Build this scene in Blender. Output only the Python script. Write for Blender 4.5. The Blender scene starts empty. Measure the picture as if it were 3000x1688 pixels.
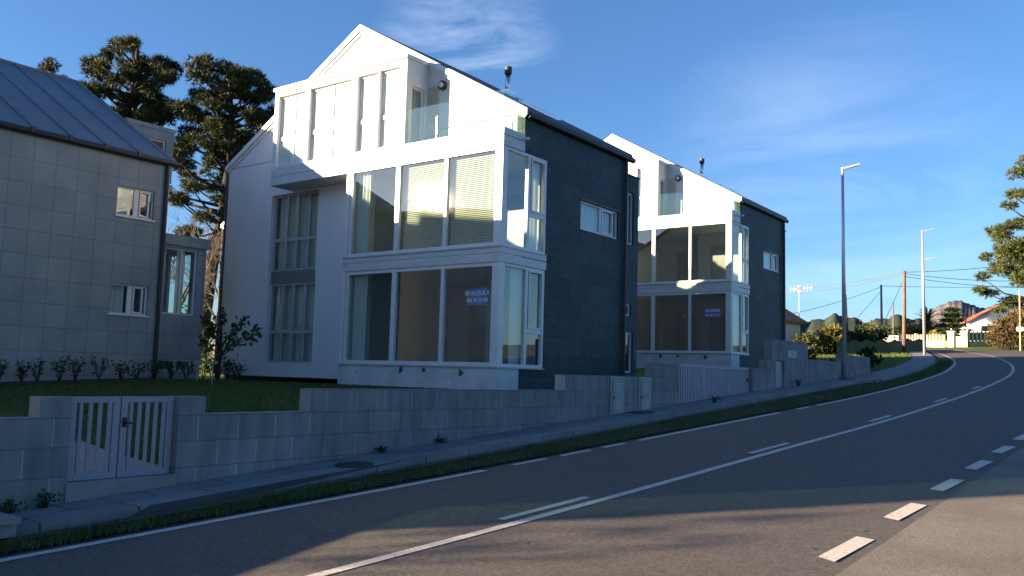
import bpy, bmesh, math, random
from mathutils import Vector, Matrix
R = math.radians
scene = bpy.context.scene
COL = scene.collection
random.seed(7)

# ------------------------------------------------------------------ helpers
class MB:
    """collects boxes, prisms, tubes ... and links them as one mesh object"""
    def __init__(s, T=None):
        s.v = []; s.f = []; s.m = []; s.T = T or (lambda a, b, c: (a, b, c))
    def add(s, vs, fs, m=0):
        n = len(s.v)
        s.v += [s.T(*p) for p in vs]
        for f in fs:
            s.f.append([i + n for i in f]); s.m.append(m)
    def box(s, x0, y0, z0, x1, y1, z1, m=0):
        s.add([(x0,y0,z0),(x1,y0,z0),(x1,y1,z0),(x0,y1,z0),(x0,y0,z1),(x1,y0,z1),(x1,y1,z1),(x0,y1,z1)],
              [(0,3,2,1),(4,5,6,7),(0,1,5,4),(1,2,6,5),(2,3,7,6),(3,0,4,7)], m)
    def prism(s, poly, axis, a, b, m=0):
        """poly in the two other axes; extruded along axis index from a to b"""
        def P(p, t):
            q = [0,0,0]; o = [i for i in range(3) if i != axis]
            q[o[0]] = p[0]; q[o[1]] = p[1]; q[axis] = t; return tuple(q)
        n = len(poly)
        s.add([P(p,a) for p in poly] + [P(p,b) for p in poly],
              [tuple(range(n)), tuple(range(2*n-1, n-1, -1))] + [(i,(i+1)%n,n+(i+1)%n,n+i) for i in range(n)], m)
    def tube(s, pts, rad, n=8, cap=True, m=0):
        pts = [Vector(p) for p in pts]
        if not hasattr(rad, '__len__'): rad = [rad]*len(pts)
        vs = []; fs = []
        for i, p in enumerate(pts):
            d = (pts[min(i+1,len(pts)-1)] - pts[max(i-1,0)]).normalized()
            up = Vector((0,0,1)) if abs(d.z) < .95 else Vector((1,0,0))
            a = d.cross(up).normalized(); b = d.cross(a)
            for k in range(n):
                t = 2*math.pi*k/n
                vs.append(tuple(p + (a*math.cos(t)+b*math.sin(t))*rad[i]))
        for i in range(len(pts)-1):
            for k in range(n):
                fs.append((i*n+k, i*n+(k+1)%n, (i+1)*n+(k+1)%n, (i+1)*n+k))
        if cap:
            fs.append(tuple(range(n-1,-1,-1))); fs.append(tuple(range((len(pts)-1)*n, len(pts)*n)))
        s.add(vs, fs, m)
    def build(s, name, mats, parent=None, loc=(0,0,0), smooth=False, recalc=True):
        me = bpy.data.meshes.new(name)
        me.from_pydata(s.v, [], s.f)
        if not isinstance(mats, (list,tuple)): mats = [mats]
        for m in mats: me.materials.append(m)
        if len(mats) > 1: me.polygons.foreach_set('material_index', s.m)
        if recalc:
            bm = bmesh.new(); bm.from_mesh(me)
            bmesh.ops.recalc_face_normals(bm, faces=bm.faces)
            bm.to_mesh(me); bm.free()
        if smooth: me.polygons.foreach_set('use_smooth', [True]*len(me.polygons))
        me.update()
        o = bpy.data.objects.new(name, me); COL.objects.link(o)
        o.location = loc
        if parent: o.parent = parent
        return o

def thing(name, label, cat, loc=(0,0,0), rz=0, group=None):
    o = bpy.data.objects.new(name, None); COL.objects.link(o)
    o.location = loc; o.rotation_euler = (0,0,rz); o.empty_display_size = .2
    o['label'] = label; o['category'] = cat
    if group: o['group'] = group
    return o
def tag(o, label, cat, group=None):
    o['label'] = label; o['category'] = cat
    if group: o['group'] = group
    return o
def kind(o, k, label=None):
    o['kind'] = k
    if label: o['label'] = label
    return o
def copy_tree(o, parent=None):
    c = o.copy(); COL.objects.link(c)
    if parent: c.parent = parent
    for ch in list(o.children): copy_tree(ch, c)
    return c

# ------------------------------------------------------------------ materials
class NT:
    def __init__(s, name):
        s.mat = bpy.data.materials.new(name); s.mat.use_nodes = True
        s.t = s.mat.node_tree; s.t.nodes.clear()
        s.out = s.t.nodes.new('ShaderNodeOutputMaterial')
    def n(s, typ, **kw):
        nd = s.t.nodes.new('ShaderNode' + typ)
        for k, v in kw.items():
            if hasattr(nd, k) and not k[0].isupper(): setattr(nd, k, v)
            else: nd.inputs[k.replace('_', ' ')].default_value = v
        return nd
    def l(s, a, b): s.t.links.new(a, b)
    def coord(s, typ='Object'):
        if typ == 'World': return s.n('NewGeometry').outputs['Position']
        return s.n('TexCoord').outputs[typ]
    def map(s, vec, scale=(1,1,1), loc=(0,0,0), rot=(0,0,0)):
        m = s.n('Mapping'); m.inputs['Scale'].default_value = scale; m.inputs['Location'].default_value = loc; m.inputs['Rotation'].default_value = rot
        s.l(vec, m.inputs['Vector']); return m.outputs[0]
    def noise(s, vec, scale, detail=4, rough=.55):
        nd = s.n('TexNoise'); nd.inputs['Scale'].default_value = scale; nd.inputs['Detail'].default_value = detail; nd.inputs['Roughness'].default_value = rough
        s.l(vec, nd.inputs['Vector']); return nd.outputs['Fac']
    def ramp(s, fac, stops):
        nd = s.n('ValToRGB'); cr = nd.color_ramp
        while len(cr.elements) < len(stops): cr.elements.new(.5)
        for e, (p, c) in zip(cr.elements, stops):
            e.position = p; e.color = (*c, 1) if len(c) == 3 else c
        s.l(fac, nd.inputs[0]); return nd.outputs[0]
    def mix(s, fac, a, b, mode='MIX'):
        nd = s.n('Mix', data_type='RGBA', blend_type=mode)
        for i, x in ((0, fac), (6, a), (7, b)):
            if hasattr(x, 'links') or hasattr(x, 'is_linked'): s.l(x, nd.inputs[i])
            else: nd.inputs[i].default_value = x if i == 0 else (*x, 1)
        return nd.outputs[2]
    def bsdf(s, col, rough=.7, metal=0, bump=None, bstr=.3, bdist=.01, spec=.5):
        b = s.n('BsdfPrincipled'); b.inputs['Metallic'].default_value = metal
        b.inputs['Specular IOR Level'].default_value = spec
        if hasattr(rough, 'is_linked'): s.l(rough, b.inputs['Roughness'])
        else: b.inputs['Roughness'].default_value = rough
        if hasattr(col, 'is_linked'): s.l(col, b.inputs['Base Color'])
        else: b.inputs['Base Color'].default_value = (*col, 1)
        if bump is not None:
            bp = s.n('Bump'); bp.inputs['Strength'].default_value = bstr; bp.inputs['Distance'].default_value = bdist
            s.l(bump, bp.inputs['Height']); s.l(bp.outputs[0], b.inputs['Normal'])
        s.l(b.outputs[0], s.out.inputs[0]); return b

def plain(name, col, rough=.6, metal=0, var=.12, scale=6, bump=0, spec=.5, coord='Object'):
    t = NT(name); c = t.coord(coord)
    f = t.noise(c, scale, 5)
    lo = tuple(x*(1-var) for x in col); hi = tuple(min(1,x*(1+var)) for x in col)
    cc = t.ramp(f, [(.3, lo), (.7, hi)])
    t.bsdf(cc, rough, metal, t.noise(c, scale*12, 3) if bump else None, bump, spec=spec)
    return t.mat

def swz(t, vec, order):
    """reorder the components of a vector, e.g. 'yz' -> (y, z, 0)"""
    sp = t.n('SeparateXYZ'); t.l(vec, sp.inputs[0]); cb = t.n('CombineXYZ')
    for i, ch in enumerate(order): t.l(sp.outputs['xyz'.index(ch)], cb.inputs[i])
    return cb.outputs[0]

def brick(t, vec, w, h, mortar, c1, c2, cm, offset=.5, bias=0, smooth=.1):
    nd = t.n('TexBrick'); nd.offset = offset; nd.offset_frequency = 2; nd.squash = 1
    nd.inputs['Color1'].default_value = (*c1,1); nd.inputs['Color2'].default_value = (*c2,1); nd.inputs['Mortar'].default_value = (*cm,1)
    nd.inputs['Scale'].default_value = 1; nd.inputs['Mortar Size'].default_value = mortar; nd.inputs['Mortar Smooth'].default_value = smooth
    nd.inputs['Bias'].default_value = bias; nd.inputs['Brick Width'].default_value = w; nd.inputs['Row Height'].default_value = h
    t.l(vec, nd.inputs['Vector']); return nd

M = {}
# white painted render, faint streaks
t = NT('white_render'); c = t.coord()
st = t.noise(t.map(c, (1.1,1.1,.22)), 1.6, 6); fi = t.noise(c, 1.3, 5)
col = t.mix(t.ramp(st, [(.5,(0,0,0)),(.85,(.7,.7,.7))]), (.56,.575,.60), (.48,.495,.52))
col = t.mix(t.ramp(fi, [(.5,(0,0,0)),(.9,(.5,.5,.5))]), col, (.44,.45,.455))
t.bsdf(col, .85, 0, t.noise(c, 90, 3), .15, .004); M['white'] = t.mat
# stained plinth
t = NT('stained_render'); c = t.coord()
f = t.ramp(t.noise(c, 1.6, 5), [(.42,(0,0,0)),(.7,(1,1,1))])
sp = t.ramp(t.noise(t.map(c,(1,1,1),(3.3,0,1.7)), 2.6, 2, .4), [(.695,(0,0,0)),(.715,(1,1,1))])
col = t.mix(f, (.50,.515,.53), (.36,.38,.38)); col = t.mix(sp, col, (.05,.06,.07))
t.bsdf(col, .85, 0, t.noise(c, 80, 3), .2, .004); M['plinth'] = t.mat
M['frame'] = plain('white_lacquered_frame', (.55,.56,.58), .35, 0, .05, 3)
M['frame_grey'] = plain('grey_lacquered_frame', (.32,.32,.33), .4, 0, .06, 3)
t = NT('band_panel'); c = t.coord()
col = t.mix(t.ramp(t.noise(t.map(c,(1.2,1.2,6)), 2.5, 6), [(.4,(0,0,0)),(.75,(1,1,1))]), (.50,.505,.52), (.38,.385,.40))
t.bsdf(col, .4); M['band'] = t.mat
M['greyband'] = plain('grey_spandrel_panel', (.15,.14,.14), .5, 0, .1, 4)
# slate cladding
def slate(name, order):
    t = NT(name); c = t.coord(); v = swz(t, c, order)
    b = brick(t, v, 1.05, .52, .006, (.018,.033,.043), (.036,.056,.070), (.008,.013,.018), .5, -.2)
    n1 = t.noise(t.map(c,(1,1,2.2)), 3.2, 8, .68); n2 = t.noise(t.map(c,(1,1,2.5)), 14, 6, .7)
    col = t.mix(t.ramp(n1, [(.35,(.55,.55,.55)),(.7,(1.25,1.25,1.25))]), (0,0,0), b.outputs['Color'])
    k = t.n('Mix', data_type='RGBA', blend_type='MULTIPLY'); k.inputs[0].default_value = 1
    t.l(b.outputs['Color'], k.inputs[6]); t.l(t.ramp(n1, [(.3,(.6,.62,.66)),(.72,(1.5,1.5,1.45))]), k.inputs[7])
    k2 = t.n('Mix', data_type='RGBA', blend_type='MULTIPLY'); k2.inputs[0].default_value = 1
    t.l(k.outputs[2], k2.inputs[6]); t.l(t.ramp(n2, [(.3,(.8,.8,.8)),(.7,(1.2,1.2,1.2))]), k2.inputs[7])
    h = t.n('Math', operation='ADD'); t.l(n2, h.inputs[0]); t.l(b.outputs['Fac'], h.inputs[1])
    t.bsdf(k2.outputs[2], .6, 0, n2, .35, .015, .25); return t.mat
M['slate'] = slate('slate_cladding', 'yz'); M['slate_x'] = slate('slate_cladding_rear', 'xz')
# beige stone panels of the left house
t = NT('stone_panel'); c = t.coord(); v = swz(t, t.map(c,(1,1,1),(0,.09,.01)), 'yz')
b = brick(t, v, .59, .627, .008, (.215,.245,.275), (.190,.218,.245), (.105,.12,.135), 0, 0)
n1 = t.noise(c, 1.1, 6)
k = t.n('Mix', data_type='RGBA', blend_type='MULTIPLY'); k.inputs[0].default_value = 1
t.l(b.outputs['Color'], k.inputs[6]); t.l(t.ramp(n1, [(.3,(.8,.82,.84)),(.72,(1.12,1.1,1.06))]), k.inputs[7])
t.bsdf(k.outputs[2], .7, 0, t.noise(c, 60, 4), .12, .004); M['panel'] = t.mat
# standing seam zinc
t = NT('zinc_roof'); c = t.coord(); n1 = t.noise(t.map(c,(1,1,.4)), 1.4, 5)
t.bsdf(t.ramp(n1, [(.3,(.12,.14,.17)),(.7,(.165,.185,.215))]), .45, .4, t.noise(c, 4, 2), .03, .01); M['zinc'] = t.mat
M['roof'] = plain('dark_slate_roof', (.05,.055,.065), .55, 0, .25, 5, .2)
M['gutter'] = plain('dark_gutter_metal', (.022,.022,.026), .45, .3, .1, 5)
M['steel'] = plain('stainless_flue', (.62,.63,.64), .25, .95, .06, 4)
M['black'] = plain('black_metal', (.018,.018,.02), .5, .2, .1, 5)
M['concrete'] = plain('grey_concrete', (.19,.19,.185), .85, 0, .15, 3, .2)
M['inside'] = plain('cream_interior_paint', (.27,.29,.265), .9, 0, .04, 1)
M['floor_in'] = plain('wooden_interior_floor', (.10,.07,.05), .5, 0, .15, 2)
M['door_in'] = plain('brown_interior_door', (.15,.15,.135), .5, 0, .15, 3)
# curtains
def fabric(name, col, tr=.35):
    t = NT(name); c = t.coord()
    d = t.n('BsdfDiffuse'); d.inputs['Color'].default_value = (*col,1); d.inputs['Roughness'].default_value = .5
    x = t.n('BsdfTranslucent'); x.inputs['Color'].default_value = (*col,1)
    m = t.n('MixShader'); m.inputs[0].default_value = tr
    t.l(d.outputs[0], m.inputs[1]); t.l(x.outputs[0], m.inputs[2]); t.l(m.outputs[0], t.out.inputs[0]); return t.mat
M['curtain'] = fabric('pale_curtain', (.74,.78,.75)); M['curtain_beige'] = fabric('beige_curtain', (.66,.62,.48)); M['roller'] = plain('white_roller_blind', (.78,.79,.78), .8, 0, .03, 2)
M['blind'] = fabric('cream_blind', (.52,.53,.46), .1)
# glazing: clear double pane, reflects more at grazing angles
def glass(name, tint=(.80,.89,.87), base=.115):
    t = NT(name); ge = t.n('NewGeometry'); dt = t.n('VectorMath', operation='DOT_PRODUCT')
    t.l(ge.outputs['Incoming'], dt.inputs[0]); t.l(ge.outputs['Normal'], dt.inputs[1])
    ab = t.n('Math', operation='ABSOLUTE'); t.l(dt.outputs['Value'], ab.inputs[0])
    om = t.n('Math', operation='SUBTRACT'); om.inputs[0].default_value = 1; t.l(ab.outputs[0], om.inputs[1])
    pw = t.n('Math', operation='POWER'); pw.inputs[1].default_value = 5; t.l(om.outputs[0], pw.inputs[0])
    ma = t.n('Math', operation='MULTIPLY_ADD', use_clamp=True); ma.inputs[1].default_value = 1-base; ma.inputs[2].default_value = base
    t.l(pw.outputs[0], ma.inputs[0])
    tr = t.n('BsdfTransparent'); tr.inputs[0].default_value = (*tint,1)
    g = t.n('BsdfGlossy'); g.inputs['Color'].default_value = (.95,.98,1,1); g.inputs['Roughness'].default_value = .012
    bp = t.n('Bump'); bp.inputs['Strength'].default_value = .02; bp.inputs['Distance'].default_value = .02
    t.l(t.noise(t.coord(), 1.1, 1), bp.inputs['Height']); t.l(bp.outputs[0], g.inputs['Normal'])
    m = t.n('MixShader'); t.l(ma.outputs[0], m.inputs[0]); t.l(tr.outputs[0], m.inputs[1]); t.l(g.outputs[0], m.inputs[2])
    t.l(m.outputs[0], t.out.inputs[0]); return t.mat
M['glass'] = glass('window_glass'); M['rail_glass'] = glass('balustrade_glass', (.84,.92,.86), .06)
t = NT('shade_screen_tint'); tr = t.n('BsdfTransparent'); tr.inputs[0].default_value = (.24,.32,.25,1); t.l(tr.outputs[0], t.out.inputs[0]); M['screen'] = t.mat  # green tint of the added screen that filters sunlight
# block walls (world coordinates: y along the wall, z up)
t = NT('concrete_block'); c = t.coord('World'); v = swz(t, t.map(c,(1,1,1),(0,.02,-.17)), 'yz')
b = brick(t, v, .54, .29, .007, (.185,.195,.205), (.150,.160,.170), (.30,.31,.32), .5, 0)
b2 = brick(t, v, 50, .29, .008, (1,1,1), (1,1,1), (.42,.42,.42), 0, 0)
n1 = t.noise(c, 1.1, 6, .6); n2 = t.noise(t.map(c,(4,4,.6)), 1.6, 6)
k = t.n('Mix', data_type='RGBA', blend_type='MULTIPLY'); k.inputs[0].default_value = 1
t.l(b.outputs['Color'], k.inputs[6]); t.l(t.ramp(n1, [(.3,(.74,.76,.78)),(.7,(1.2,1.18,1.13))]), k.inputs[7])
k2 = t.n('Mix', data_type='RGBA', blend_type='MULTIPLY'); k2.inputs[0].default_value = 1
t.l(k.outputs[2], k2.inputs[6]); t.l(t.ramp(n2, [(.35,(.78,.8,.78)),(.62,(1.08,1.08,1.06))]), k2.inputs[7])
k3 = t.n('Mix', data_type='RGBA', blend_type='MULTIPLY'); k3.inputs[0].default_value = 1
t.l(k2.outputs[2], k3.inputs[6]); t.l(b2.outputs['Color'], k3.inputs[7])
t.bsdf(k3.outputs[2], .9, 0, t.noise(c, 55, 4), .3, .006); M['block'] = t.mat
# asphalt
t = NT('asphalt'); c = t.coord('World')
big = t.noise(t.map(c,(.35,.12,1)), 1.2, 5); sp = t.noise(c, 75, 3, .7); mid = t.noise(c, 9, 5)
vo = t.n('TexVoronoi'); vo.inputs['Scale'].default_value = 60; t.l(c, vo.inputs['Vector'])
col = t.ramp(big, [(.3,(.074,.070,.068)),(.7,(.100,.095,.091))])
gr = t.noise(c, 26, 2, .6)
k = t.n('Mix', data_type='RGBA', blend_type='MULTIPLY'); k.inputs[0].default_value = 1
t.l(t.mix(t.ramp(gr, [(.35,(0,0,0)),(.65,(1,1,1))]), (.055,.052,.05), col), k.inputs[6]); t.l(t.ramp(sp, [(.28,(.45,.45,.45)),(.5,(.95,.95,.95)),(.72,(1.9,1.85,1.75))]), k.inputs[7])
k2 = t.n('Mix', data_type='RGBA', blend_type='MULTIPLY'); k2.inputs[0].default_value = 1
t.l(k.outputs[2], k2.inputs[6]); t.l(t.ramp(mid, [(.3,(.86,.86,.86)),(.7,(1.12,1.12,1.12))]), k2.inputs[7])
t.bsdf(k2.outputs[2], .82, 0, sp, .55, .008, .35); M['asphalt'] = t.mat
t = NT('worn_apron'); c = t.coord('World'); sp = t.noise(c, 60, 3, .7); md = t.noise(c, 1.2, 6)
k = t.n('Mix', data_type='RGBA', blend_type='MULTIPLY'); k.inputs[0].default_value = 1
t.l(t.ramp(md, [(.3,(.105,.098,.088)),(.7,(.155,.145,.13))]), k.inputs[6]); t.l(t.ramp(sp, [(.28,(.5,.5,.5)),(.5,(.95,.95,.95)),(.72,(1.6,1.55,1.5))]), k.inputs[7])
t.bsdf(k.outputs[2], .88, 0, sp, .5, .008, .3); M['apron'] = t.mat
# the dark repair strip beside the kerb
M['patch'] = plain('old_dark_asphalt', (.05,.049,.048), .9, 0, .35, 5, .4, coord='World')
# road paint
t = NT('road_paint'); c = t.coord('World'); w = t.noise(c, 40, 4, .7)
t.bsdf(t.ramp(w, [(.36,(.20,.19,.18)),(.46,(.42,.40,.37)),(.7,(.50,.475,.44))]), .7, 0, t.noise(c, 70, 3), .3, .004); M['paint'] = t.mat
# pavement flags
t = NT('pavement_flags'); c = t.coord('World'); v = swz(t, c, 'yx')
b = brick(t, v, .9, .43, .012, (.165,.17,.178), (.135,.14,.148), (.045,.047,.05), .5, 0)
k = t.n('Mix', data_type='RGBA', blend_type='MULTIPLY'); k.inputs[0].default_value = 1
t.l(b.outputs['Color'], k.inputs[6]); t.l(t.ramp(t.noise(c, 1.8, 6), [(.3,(.75,.76,.78)),(.7,(1.15,1.13,1.1))]), k.inputs[7])
t.bsdf(k.outputs[2], .85, 0, t.noise(c, 60, 4), .25, .005); M['flags'] = t.mat
# ground covers
t = NT('lawn_turf'); c = t.coord('World')
t.bsdf(t.ramp(t.noise(c, 2.5, 7, .7), [(.3,(.020,.040,.010)),(.7,(.050,.085,.020))]), .95, 0, t.noise(c, 60, 4), .8, .03, .1); M['lawn'] = t.mat
t = NT('verge_grass'); c = t.coord('World')
t.bsdf(t.ramp(t.noise(c, .6, 7, .7), [(.3,(.045,.075,.018)),(.6,(.085,.125,.03)),(.8,(.13,.12,.05))]), .95, 0, t.noise(c, 25, 4), .8, .04, .1); M['verge'] = t.mat
t = NT('dry_field'); c = t.coord('World')
t.bsdf(t.ramp(t.noise(c, .35, 8, .7), [(.32,(.05,.075,.03)),(.55,(.10,.105,.05)),(.75,(.19,.15,.095))]), .95, 0, t.noise(c, 12, 4), .8, .05, .1); M['field'] = t.mat
M['soil'] = plain('dark_soil', (.018,.014,.011), 1, 0, .3, 8, .6, coord='World')
def leafy(name, a, b, scale=1.2, tr=.25):
    t = NT(name); c = t.coord('World')
    cc = t.ramp(t.noise(c, scale, 3, .6), [(.32, a), (.68, b)])
    d = t.n('BsdfPrincipled'); d.inputs['Roughness'].default_value = .6; d.inputs['Specular IOR Level'].default_value = .25
    x = t.n('BsdfTranslucent'); t.l(cc, d.inputs['Base Color']); t.l(cc, x.inputs[0])
    m = t.n('MixShader'); m.inputs[0].default_value = tr
    t.l(d.outputs[0], m.inputs[1]); t.l(x.outputs[0], m.inputs[2]); t.l(m.outputs[0], t.out.inputs[0]); return t.mat
M['blade'] = leafy('grass_blades', (.030,.055,.012), (.075,.11,.028), 3)
M['blade_lit'] = leafy('sunny_grass_blades', (.06,.10,.018), (.15,.18,.045), 1)  # brighter copy of the grass blades, sunshine put into their colour
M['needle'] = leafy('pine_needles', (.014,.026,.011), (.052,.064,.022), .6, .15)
M['needle_lit'] = leafy('sunlit_pine_needles', (.035,.06,.018), (.11,.13,.04), .6)  # lighter copy of the needles with sunlight in the colour
M['leaf'] = leafy('shrub_leaves', (.018,.035,.012), (.04,.07,.02), 2)
M['leaf_olive'] = leafy('olive_bush_leaves', (.06,.07,.018), (.20,.18,.05), .8)
M['leaf_brown'] = leafy('russet_hedge_leaves', (.07,.055,.025), (.16,.115,.05), .7)
M['leaf_yellow'] = leafy('yellow_bush_leaves', (.25,.20,.03), (.42,.34,.06), 1.5)
M['leaf_palm'] = leafy('palm_fronds', (.03,.045,.018), (.07,.085,.03), 1)
M['bark'] = plain('pine_bark', (.013,.011,.010), .95, 0, .35, 4, .6)
M['twig'] = plain('bare_twigs', (.09,.075,.065), .95, 0, .25, 4)
M['pole_metal'] = plain('galvanised_pole', (.52,.53,.55), .38, .55, .08, 1.5)
M['pole_wood'] = plain('weathered_pole_wood', (.12,.085,.065), .9, 0, .3, 3, .3)
M['pole_dark'] = plain('tarred_pole_wood', (.03,.025,.022), .9, 0, .2, 3)
M['cable'] = plain('overhead_cable_rubber', (.03,.03,.035), .6, 0, .1, 2)
M['gate'] = plain('lilac_grey_gate_paint', (.21,.215,.27), .45, .1, .06, 3)
M['cabinet'] = plain('grey_cabinet_plastic', (.20,.225,.24), .5, 0, .06, 3)
M['cream'] = plain('cream_wall_render', (.62,.53,.38), .9, 0, .1, 1.5, .2)
M['housewhite'] = plain('white_house_render', (.76,.74,.70), .9, 0, .06, 1)
M['tile'] = plain('red_roof_tiles', (.30,.095,.045), .8, 0, .2, 3, .3)
M['brickstone'] = plain('yellow_stone_base', (.40,.32,.17), .9, 0, .25, 3, .3)
M['greenpanel'] = plain('green_fence_panel', (.045,.17,.10), .6, 0, .1, 2)
M['iron'] = plain('cast_iron', (.035,.034,.033), .6, .4, .2, 12, .4)
M['wood'] = plain('pale_stake_wood', (.34,.27,.16), .85, 0, .2, 5)
M['signblue'] = plain('blue_sign_board', (.02,.09,.42), .5, 0, .04, 2)
M['signwhite'] = plain('white_sign_ink', (.72,.78,.82), .5, 0, .03, 2)
t = NT('mountain_rock'); c = t.coord('World')
t.bsdf(t.ramp(t.noise(t.map(c,(1,1,2)), .006, 9, .7), [(.3,(.075,.08,.105)),(.55,(.125,.118,.132)),(.75,(.17,.15,.145))]), 1, 0, t.noise(c, .02, 7), 1, 25, .05); M['rock'] = t.mat
t = NT('far_forest'); c = t.coord('World')
t.bsdf(t.ramp(t.noise(c, .12, 6, .7), [(.35,(.022,.036,.034)),(.7,(.06,.075,.055))]), 1, 0, None, spec=.05); M['forest'] = t.mat

# ------------------------------------------------------------------ ground levels (x: right of the wall line, y: up the road)
def lerp_tab(tab, v):
    if v <= tab[0][0]: return tab[0][1]
    for (a, b), (c, d) in zip(tab, tab[1:]):
        if v <= c: return b + (d-b)*(v-a)/(c-a)
    return tab[-1][1]
def smooth_tab(tab, v):
    return (lerp_tab(tab, v-1.5) + lerp_tab(tab, v) + lerp_tab(tab, v+1.5))/3
def zg(y):
    if y < -45: return .15 - .061*45
    return .15 + .061*y if y < 95 else 5.945 + .03*(y-95)
EDGE = [(-30,-.6),(-10,.75),(-2.4,1.36),(0,1.53),(3.3,1.77),(7.1,1.93),(13.9,2.2),(17.4,2.36),(21,2.36),(24.2,2.27),(29.7,1.97),(33.9,1.6),(42,.5),(47.8,-.6),(53.8,-2),(63,-4.4),(73.4,-7.3),(84,-11)]
CENT = [(-30,1.9),(-10,3.15),(-1.18,3.77),(2.3,4.02),(7.9,4.24),(11.9,4.46),(16.6,4.54),(21.1,4.56),(26.2,4.43),(31.6,4.17),(36.3,3.7),(42.2,2.9),(49.8,1.45),(56.8,-.1),(62.8,-1.95),(73,-5.0),(84,-8.8)]
edge = lambda y: smooth_tab(EDGE, y)
cent = lambda y: smooth_tab(CENT, y)
PLAT = [(-25,-.5),(-6,.2),(-3,.38),(.5,.5),(2.2,.8),(4.5,1.0),(8,1.14),(12,1.22),(17,1.25),(22,1.62),(27.7,2.05),(33,2.3),(60,3.4)]
def yard(x, y):
    t = min(1, max(0, (-x-.2)/4.5)); t = t*t*(3-2*t)
    w = .33 + .058*y
    if -1.6 < y < .6: w = .40
    return w*(1-t) + lerp_tab(PLAT, y)*t

def sheet(name, xs, ys, zf, mat, k='structure'):
    b = MB(); nx = len(xs)
    b.add([(x, y, zf(x, y)) for y in ys for x in xs],
          [(j*nx+i, j*nx+i+1, (j+1)*nx+i+1, (j+1)*nx+i) for j in range(len(ys)-1) for i in range(nx-1)])
    return kind(b.build(name, mat, smooth=True), k)
def ribbon(name, fa, fb, y0, y1, dz, mat, step=.5, z=zg, k='structure'):
    n = max(1, int((y1-y0)/step)); b = MB(); vs = []; fs = []
    for i in range(n+1):
        y = y0 + (y1-y0)*i/n
        vs += [(fa(y), y, z(y)+dz), (fb(y), y, z(y)+dz)]
        if i: fs.append((2*i-2, 2*i-1, 2*i+1, 2*i))
    b.add(vs, fs); o = b.build(name, mat, smooth=True)
    return kind(o, k) if k else o
fr = lambda a, b, n: [a + (b-a)*i/n for i in range(n+1)]

sheet('ground', [-420,-200,-120] + fr(-80,60,28) + [100,160,260,420], fr(-120,-40,10) + fr(-36,140,44) + [160,190,240,320,420], lambda x, y: zg(y) - .14 - (0 if x > -5 else .1), M['field'])
sheet('yard_ground', fr(-46,-.12,40), fr(-25,60,60), lambda x, y: yard(x, y) - .03, M['verge'])
# asphalt: carriageway and the junction apron to its right
ribbon('road', lambda y: edge(y)-.32, lambda y: cent(y)+30 if y < 30 else cent(y) + 30 - min(25.5,(y-30)*1.6), -36, 84, 0, M['asphalt'])
ribbon('junction_apron', lambda y: 6.85+.026*y, lambda y: 6.85+.026*y+24, -36, 34, .004, M['apron'])
# pavement with its kerb face
pav_out = lambda y: min(.86 + .004*max(y,0), edge(y)-.62) if y < 24 else edge(y)-.95
pb = MB(); vs = []; fs = []
ys = fr(-14, 62, 152)
for i, y in enumerate(ys):
    xi = -.02 if y < 28.4 else edge(y)-2.1
    xo = pav_out(y); z = zg(y)+.13
    vs += [(xi, y, z), (xo, y, z), (xo+.02, y, z-.16)]
    if i: fs += [(3*i-3,3*i-2,3*i+1,3*i),(3*i-2,3*i-1,3*i+2,3*i+1)]
pb.add(vs, fs); kind(pb.build('pavement', M['flags']), 'structure')
ribbon('kerb_strip', lambda y: pav_out(y)+.01, lambda y: pav_out(y)+.17, -14, 62, .045, M['patch'])
ribbon('verge_soil', lambda y: pav_out(y)+.17, lambda y: edge(y)-.16, -14, 62, .03, M['soil'])
# painted lines
ribbon('edge_line', lambda y: edge(y)-.055, lambda y: edge(y)+.055, -14, 3.31, .006, M['paint'])
for a, b_ in ((3.88,4.6),(4.95,5.7),(6.05,6.66),(13.9,14.6)):
    ribbon('edge_line_dash', lambda y: edge(y)-.05, lambda y: edge(y)+.05, a, b_, .006, M['paint'], .3)
ribbon('edge_line', lambda y: edge(y)-.055, lambda y: edge(y)+.055, 7.1, 12.9, .006, M['paint'])
ribbon('edge_line', lambda y: edge(y)-.055, lambda y: edge(y)+.055, 15.1, 76, .006, M['paint'])
ribbon('centre_line', lambda y: cent(y)-.055, lambda y: cent(y)+.055, -14, 76, .006, M['paint'])
for y0 in (-4.4, 1.1, 6.65, 12.05, 17.45, 22.9):
    ribbon('centre_line_dash', lambda y: cent(y)-.26, lambda y: cent(y)-.165, y0, y0+1.42, .006, M['paint'], .3)
for i in range(-4, 9):
    y0 = 1.4 + 1.8*i; x0 = 6.62 + .045*i
    q = MB(); q.add([(x0-.02,y0+.05,zg(y0)+.006),(x0+.14,y0-.06,zg(y0)+.006),(x0+.20,y0+.86,zg(y0+.86)+.006),(x0+.04,y0+.9,zg(y0+.9)+.006)], [(0,1,2,3)])
    kind(q.build('lane_dash', M['paint']), 'structure')
q = MB(); q.box(-.24,-1.21,.05,.02,.0,.395); kind(q.build('gate_threshold', M['concrete']), 'structure')
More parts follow.
